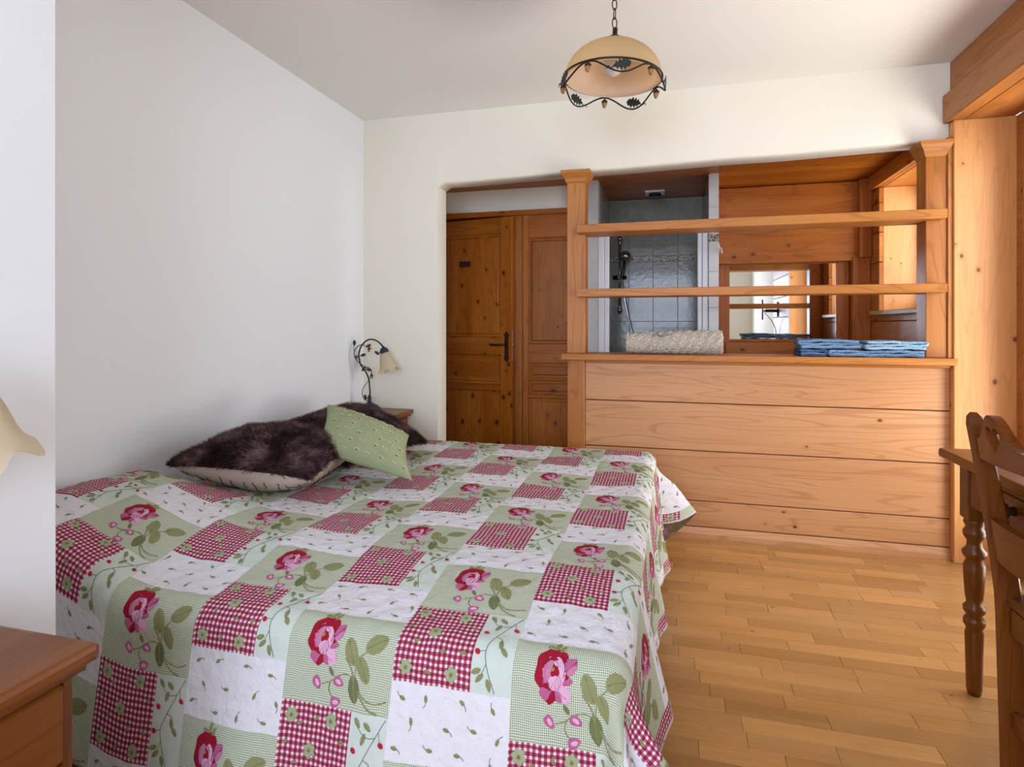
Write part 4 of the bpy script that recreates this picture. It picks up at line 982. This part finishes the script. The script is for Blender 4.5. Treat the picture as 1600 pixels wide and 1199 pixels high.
for k in range(5):
    a = A0+2*PI*k/5; rr = RR*1.045; ca, sa = math.cos(a), math.sin(a)
    m = MB(); acorn(m, PM @ T(rr*ca, rr*sa, -0.020), 1.25); m.tube([(rr*ca, rr*sa, -0.004), (rr*ca*0.995, rr*sa*0.995, 0.0)], 0.002, 6, 1, PM); m.build('acorn', [acornm, bronze], pd)
    a2 = a+PI/5; rr = RR*1.075; F = PM @ T(rr*math.cos(a2), rr*math.sin(a2), -0.027) @ R(a2+PI/2) @ R(PI/2, 'X')
    MB().prism([(x-0.030, y) for x, y in oak_leaf(0.066)], 0.0015, F @ R(0.25)).build('leaf', verdigris, pd)
    F2 = PM @ T(rr*math.cos(a2), rr*math.sin(a2), -0.027) @ R(a2+PI/2)
    MB().tube(catmull([(-0.022, 0, -0.005), (-0.04, 0, -0.016), (-0.048, 0, -0.008), (-0.054, 0, -0.020)], 5), 0.0018, 6, 0, F2).build('leaf_stem', iron, pd)
zc = pd_z+0.200; k = 0
while zc < ZC-0.045:
    pts = []
    for q in range(16):
        a = 2*PI*q/16; pts.append((0.0095*math.cos(a), 0, 0.022*math.sin(a)))
    MB().tube(pts, 0.0022, 6, M=T(pc[0]+0.008, pc[1], zc+0.020) @ R((PI/2)*(k % 2)+0.5), closed=True).build('chain_link', bronze, pd); zc += 0.037; k += 1
MB().lathe([(0, 0), (0.045, 0), (0.045, -0.008), (0.03, -0.022), (0.008, -0.03), (0, -0.03)], 24, T(pc[0]+0.008, pc[1], ZC)).build('ceiling_rose', bronze, pd)

# ------------------------------------------------------------------ towels and mat on the counter
def shag():
    t = NT('cream_shag'); t.b.inputs['Roughness'].default_value = 0.95
    tc = t.n('ShaderNodeTexCoord'); nz = t.n('ShaderNodeTexNoise', ins={'Scale': 60, 'Detail': 4}); t.l(tc.outputs['Object'], nz.inputs['Vector'])
    t.l(t.mix(nz.outputs[0], lin((196, 178, 152)), lin((244, 234, 220))), t.b.inputs['Base Color']); t.bump(nz.outputs[0], 0.7, 0.004); return t.m
shag_m = shag()
def rolled_mat():
    x0, x1, yc, zc_ = -0.250, 0.268, 3.545, 1.0425
    t = empty('rolled_bath_mat', ((x0+x1)/2, yc, zc_), 'cream shaggy bath mat rolled up on the left of the counter', 'bath mat')
    sp = []; n = 90
    for k in range(n):
        f = k/(n-1); a = -PI/2+f*2*PI*2.6; r = 0.056-0.038*f; sp.append((r*math.cos(a)*1.15, r*math.sin(a)))
    vs = []; fs = []; nx = 60
    for i in range(nx):
        fx = i/(nx-1)
        for k, (y, z) in enumerate(sp):
            rr = (1+0.06*math.sin(fx*75+k*1.3)*math.cos(k*0.9))*(1-0.25*max(0, 1-fx/0.06)**2)
            up = 1.0+0.10*math.sin(fx*3.0-1.2)
            vs.append((x0+(x1-x0)*fx+(0.006*math.sin(k*0.4)), yc+y*rr, zc_+0.057+z*rr*up*0.97+0.004*(up-1)*10))
    for i in range(nx-1):
        for k in range(n-1): a = i*n+k; fs.append((a, a+n, a+n+1, a+1))
    m = MB(); m.raw(vs, fs, 0, True); o = m.build('mat', shag_m, t)
    s_ = o.modifiers.new('thickness', 'SOLIDIFY'); s_.thickness = 0.009; s_.offset = 0
    # tufts
    V = []; F = []; r_ = random.Random(2)
    for q in range(14000):
        i = r_.uniform(0, 1); a = r_.uniform(0, 2*PI); up = 1.0+0.10*math.sin(i*3.0-1.2); rad = 0.054*(1+0.12*math.sin(i*75+a*9)*math.sin(a*5+i*9))*(1-0.12*max(0, 1-i/0.06))
        c = Vector((x0+(x1-x0)*i, yc+math.cos(a)*rad*1.15, zc_+0.058+math.sin(a)*rad*up*0.97+0.004*(up-1)*10))
        if q % 9 == 0: 
            rr2 = r_.uniform(0.01, 1)**0.5*rad; c = Vector((r_.choice((x0, x1)), yc+math.cos(a)*rr2*1.1, zc_+0.058+math.sin(a)*rr2))
        d = Vector((r_.uniform(-1, 1), math.cos(a), math.sin(a)+r_.uniform(-.5, .5))).normalized()*r_.uniform(0.008, 0.017)
        s1 = d.orthogonal().normalized()*0.0028; s2 = d.cross(s1).normalized()*0.0028; b = len(V)
        tipv = c+d; tipv.z = max(tipv.z, zc_+0.001); V += [c+s1, c+s2, c-s1, c-s2, tipv]; F += [(b, b+1, b+4), (b+1, b+2, b+4), (b+2, b+3, b+4), (b+3, b, b+4)]
    MB().raw([tuple(v) for v in V], F, 0, True).build('pile', shag_m, t, kind='stuff')
    MB().tube(catmull([(-0.11, 3.49, 1.14), (-0.09, 3.49, 1.155), (-0.06, 3.48, 1.14), (-0.04, 3.475, 1.15), (-0.015, 3.48, 1.152)], 4), 0.005, 6).build('care_tag', plain('tag_green', (120, 140, 130), 0.8), t)
rolled_mat()
def towelmat(name, c1, c2):
    t = NT(name); t.b.inputs['Roughness'].default_value = 0.95; t.b.inputs['Specular IOR Level'].default_value = 0.1
    tc = t.n('ShaderNodeTexCoord'); nz = t.n('ShaderNodeTexNoise', ins={'Scale': 150, 'Detail': 4}); t.l(tc.outputs['Object'], nz.inputs['Vector'])
    t.l(t.mix(t.ramp(nz.outputs[0], [(0.35, 0.0), (0.65, 1.0)]), lin(c1), lin(c2)), t.b.inputs['Base Color']); t.bump(nz.outputs[0], 0.8, 0.003); return t.m
tw1 = towelmat('blue_towel', (80, 116, 152), (124, 154, 182)); tw2 = towelmat('light_blue_towel', (112, 150, 176), (156, 184, 200)); tw3 = towelmat('dark_blue_towel', (56, 80, 118), (84, 108, 146))
whitetrim = plain('pale_stitching', (205, 220, 232), 0.8)
def folded_towel(x0, x1, y0, y1, z0, h, layers, mat, label, name='folded_towel', skew=0.0, fold_left=True, slope=0.0):
    """a towel folded in layers: serpentine cross-section in x/z, deep in y"""
    t = empty(name, ((x0+x1)/2, (y0+y1)/2, z0), label, 'towel', group='blue towels on the counter')
    th = h/layers; r_ = th/2; pts = []
    for L in range(layers):
        z = z0+th*(L+0.5); right = (L % 2 == 0) if fold_left else (L % 2 == 1)
        xs = np.linspace(x0+r_, x1-r_, 26) if right else np.linspace(x1-r_, x0+r_, 26)
        for x in xs: pts.append((x, z+0.0016*math.sin(x*55+L*2)+(slope*(x-x0)*(L+1)/layers)+0.0022*math.sin(x*23+L)*(L+1)/layers))
        if L < layers-1:
            xe = xs[-1]; sg = 1 if right else -1
            for a in (-45, 0, 45): pts.append((xe+sg*r_*0.9*math.cos(math.radians(a)), z+th/2+r_*math.sin(math.radians(a))*0.9+slope*(xe-x0)*(L+1)/layers))
    ny = 14; vs = []; fs = []; n = len(pts)
    for j in range(ny):
        f = j/(ny-1); y = y0+(y1-y0)*f; ed = 0.002*math.cos(j*1.3)
        for k, (x, z) in enumerate(pts): vs.append((x+skew*f+0.002*math.sin(j*0.9+k*0.07), y+0.004*math.sin(k*0.17+(k//29)*1.7), z+ed*0.3))
    for j in range(ny-1):
        for k in range(n-1): a = j*n+k; fs.append((a, a+1, a+n+1, a+n))
    o = MB().raw(vs, fs, 0, True).build('cloth', mat, t); s_ = o.modifiers.new('thickness', 'SOLIDIFY'); s_.thickness = th*0.86; s_.offset = 0
    hem = [Vector(vs[k])+Vector((0, -0.001, th*0.35)) for k in range(0, 26)]
    MB().tube([v for v in hem], 0.0011, 5).build('hem_stitch', whitetrim, t)
    return t
folded_towel(0.80, 1.248, 3.46, 3.66, 1.0365, 0.036, 2, tw1, 'blue folded towel at the bottom of the pile, right on the counter', fold_left=False)
folded_towel(0.655, 0.790, 3.47, 3.66, 1.0365, 0.040, 2, tw3, 'dark blue folded towel, left end of the pile at counter level')
folded_towel(0.655, 0.95, 3.465, 3.655, 1.078, 0.048, 3, tw1, 'mid blue folded towel on the left top of the pile', skew=0.01)
folded_towel(0.968, 1.250, 3.45, 3.65, 1.076, 0.044, 3, tw2, 'light blue folded towel on the right top of the pile', fold_left=False)

# ------------------------------------------------------------------ desk
TZ = 0.785
dk = empty('writing_desk', (1.12, 1.75, 0), 'stained pine desk with drawer and turned legs before the French window', 'desk')
DX0, DX1, DY0, DY1 = 0.875, 1.36, 1.05, 2.335
m = MB(); m.box(DX0, DX1, DY0, DY1, TZ-0.030, TZ, 0.010, seg=3); m.build('top', furnY, dk)
m = MB(); m.box(DX0+0.05, DX0+0.068, DY0+0.09, 1.46, TZ-0.165, TZ-0.03, 0.002).box(DX0+0.05, DX0+0.068, 2.20, DY1-0.085, TZ-0.165, TZ-0.03, 0.002)
m.box(DX0+0.05, DX0+0.068, 1.46, 2.20, TZ-0.045, TZ-0.03, 0.002).box(DX0+0.05, DX0+0.068, 1.46, 2.20, TZ-0.165, TZ-0.15, 0.002)
m.box(DX1-0.06, DX1-0.04, DY0+0.08, DY1-0.08, TZ-0.165, TZ-0.03).box(DX0+0.08, DX1-0.08, DY1-0.07, DY1-0.05, TZ-0.165, TZ-0.03).box(DX0+0.08, DX1-0.08, DY0+0.05, DY0+0.07, TZ-0.165, TZ-0.03); m.build('apron', furnY, dk)
d = MB(); d.box(DX0+0.042, DX0+0.062, 1.463, 2.197, TZ-0.149, TZ-0.046, 0.004); d.box(DX0+0.036, DX0+0.046, 1.50, 2.16, TZ-0.138, TZ-0.057, 0.005); d = d.build('drawer', chairY, dk)
for y in (1.94, 1.60): MB().lathe([(0.0, 0), (0.013, 0), (0.010, 0.014), (0.021, 0.020), (0.024, 0.030), (0.015, 0.041), (0, 0.044)], 18, T(DX0+0.036, y, TZ-0.097) @ R(-PI/2, 'Y')).build('knob', plain('dark_knob', (58, 34, 26), 0.3), d)
lp = [(0.0, 0.0), (0.018, 0.0), (0.022, 0.02), (0.024, 0.12), (0.026, 0.20), (0.022, 0.215), (0.030, 0.228), (0.030, 0.245), (0.020, 0.258), (0.030, 0.27), (0.031, 0.285), (0.021, 0.298), (0.025, 0.32), (0.029, 0.38), (0.030, 0.42), (0.022, 0.44), (0.032, 0.452), (0.034, 0.465), (0.022, 0.48), (0.020, 0.50), (0.030, 0.515), (0.031, 0.53), (0.023, 0.545), (0.030, 0.56), (0.026, 0.575), (0, 0.575)]
for x in (DX0+0.075, DX1-0.065):
    for y in (DY1-0.075, DY0+0.075):
        m = MB(); m.lathe(lp, 20, T(x, y, 0)); m.box(x-0.03, x+0.03, y-0.03, y+0.03, 0.570, TZ-0.031, 0.004); m.build('turned_leg', furnZ, dk)

# ------------------------------------------------------------------ chair (faces the desk, +x)
ch = empty('dining_chair', (1.0, 1.76, 0), 'stained pine chair with a heart cut in its crest, pushed up to the desk', 'chair')
YP0, YP1 = 1.895, 1.605        # rear post centres
def yp(z, s): return 1.76 + s*(0.128 + 0.012*max(0, (z-0.45))/0.5 + 0.03*(1-min(1, z/0.45))*0)
def back_x(z): return 0.858 - 0.02*0 if z < 0.05 else (0.858 - 0.012*(z/0.45) if z < 0.45 else 0.846-0.068*((z-0.45)/0.51)**1.25)
for s in (1, -1):
    vs = []; fs = []; zs = [0, 0.15, 0.30, 0.42, 0.48, 0.56, 0.66, 0.76, 0.86, 0.93, 0.952, 0.963]
    for i, z in enumerate(zs):
        dep = 0.055 if z < 0.5 else 0.055-0.015*(z-0.5)/0.45
        wd = 0.032; e = 0.0 if z < 0.94 else (0.004 if z < 0.96 else 0.012)
        xb = back_x(z); y = yp(z, s)
        # outline with eased arrises
        q = 0.005
        for (ax, ay) in ((0, q), (q, 0), (dep-q, 0), (dep, q), (dep, wd-q), (dep-q, wd), (q, wd), (0, wd-q)):
            vs.append((xb+e+(ax)*(1-2*e/dep), y-wd/2+e+ay*(1-2*e/wd), z))
    n = 8
    for i in range(len(zs)-1):
        for k in range(n): fs.append((i*n+k, i*n+(k+1) % n, (i+1)*n+(k+1) % n, (i+1)*n+k))
    fs += [tuple(range(n-1, -1, -1)), tuple((len(zs)-1)*n+k for k in range(n))]
    MB().raw(vs, fs, 0, False).build('rear_post', chairZ, ch, recalc=True)
# crest with heart hole: outline in (y, z), built as prism with hole bridged
def crest():
    yc = 1.758; half = 0.128-0.014
    outer = []
    N = 40
    top = []
    for k in range(N+1):
        f = -1+2*k/N; a = abs(f)
        z = 0.898+0.076*(math.cos(min(1, a/0.9)*PI)*0.5+0.5)
        top.append((yc+f*half, z))
    bot = [(yc+f*half, 0.845+0.012*(1-f*f)*0) for f in np.linspace(1, -1, N+1)]
    outer = top+bot
    hc = (yc, 0.911); heart = []; M_ = 96
    for k in range(M_):
        a = 2*PI*k/M_
        hx = 16*math.sin(a)**3; hz = 13*math.cos(a)-5*math.cos(2*a)-2*math.cos(3*a)-math.cos(4*a)
        heart.append((hc[0]+hx*0.0021, hc[1]+hz*0.0024+0.004))
    def ray(poly, th_):
        dx, dy = math.cos(th_), math.sin(th_); best = 0
        for i in range(len(poly)):
            (x1, y1), (x2, y2) = poly[i], poly[(i+1) % len(poly)]
            ex, ey = x2-x1, y2-y1; den = dx*ey-dy*ex
            if abs(den) < 1e-12: continue
            t_ = ((x1-hc[0])*ey-(y1-hc[1])*ex)/den; q_ = ((x1-hc[0])*dy-(y1-hc[1])*dx)/den
            if t_ > 0 and -1e-6 <= q_ <= 1+1e-6: best = max(best, t_)
        return (hc[0]+dx*best, hc[1]+dy*best)
    def angs(poly): return [math.atan2(p[1]-hc[1], p[0]-hc[0]) for p in poly]
    ths = sorted(set([round(a, 5) for a in angs(outer)]+[round(a, 5) for a in angs(heart)]))
    outer, heart = [ray(outer, a) for a in ths], [ray(heart, a) for a in ths]; M_ = len(ths)
    th = 0.024; vs = []; fs = []
    for x in (0, th):
        for p in outer: xb = back_x(p[1])+0.003+0.010*(1-((p[0]-yc)/half)**2)*-1; vs.append((xb+x, p[0], p[1]))
        for p in heart: xb = back_x(p[1])+0.003+0.010*(1-((p[0]-yc)/half)**2)*-1; vs.append((xb+x, p[0], p[1]))
    m2 = 2*M_
    for k in range(M_):
        k2 = (k+1) % M_
        fs.append((k, k2, M_+k2, M_+k)); fs.append((m2+k2, m2+k, m2+M_+k, m2+M_+k2))
        fs.append((k2, k, m2+k, m2+k2)); fs.append((M_+k, M_+k2, m2+M_+k2, m2+M_+k))
    MB().raw(vs, fs, 0, False).build('crest_rail', chairY, ch, recalc=True)
crest()
def rail(z0, z1, dx, th, name, bow=0.01):
    vs = []; fs = []; n = 12
    for i in range(n+1):
        f = -1+2*i/n; y = 1.76+f*0.112; b = -bow*(1-f*f)
        for z in (z0, z1):
            xb = back_x(z)+dx+b; vs += [(xb, y, z), (xb+th, y, z)]
    for i in range(n):
        a = i*4; fs += [(a, a+4, a+6, a+2), (a+1, a+3, a+7, a+5), (a+2, a+6, a+7, a+3), (a, a+1, a+5, a+4)]
    fs += [(0, 2, 3, 1), (n*4, n*4+1, n*4+3, n*4+2)]
    MB().raw(vs, fs, 0, False).build(name, chairY, ch, recalc=True)
rail(0.575, 0.685, 0.003, 0.024, 'back_rail')
m = MB(); m.prism([(0.862, 1.625), (1.22, 1.565), (1.235, 1.60), (1.235, 1.92), (1.22, 1.955), (0.862, 1.895)], 0.026, T(0, 0, 0.452), bev=0.006); m.build('seat', chairY, ch)
m = MB(); m.box(0.862, 0.882, 1.665, 1.855, 0.385, 0.451, 0.003).build('seat_rail', chairY, ch)
for s in (1, -1):
    a = Vector((0.90, 1.76+s*0.128, 0)); b = Vector((1.18, 1.76+s*0.165, 0)); L = (b-a).length; an = math.atan2(b.y-a.y, b.x-a.x)
    MB().box(0, L, -0.01, 0.01, 0.385, 0.451, 0.003, M=T(a.x, a.y, 0) @ R(an)).build('seat_rail', chairY, ch)
    MB().box(0, L, -0.010, 0.010, 0.14, 0.175, 0.003, M=T(a.x, a.y, 0) @ R(an)).build('stretcher', chairY, ch)
    MB().box(1.175, 1.215, 1.76+s*0.165-0.02, 1.76+s*0.165+0.02, 0, 0.451, 0.005).build('front_leg', chairZ, ch)
MB().box(0.87, 0.89, 1.65, 1.87, 0.13, 0.175, 0.003).build('stretcher', chairY, ch)
MB().box(1.185, 1.205, 1.615, 1.905, 0.22, 0.25, 0.003).build('stretcher', chairY, ch)
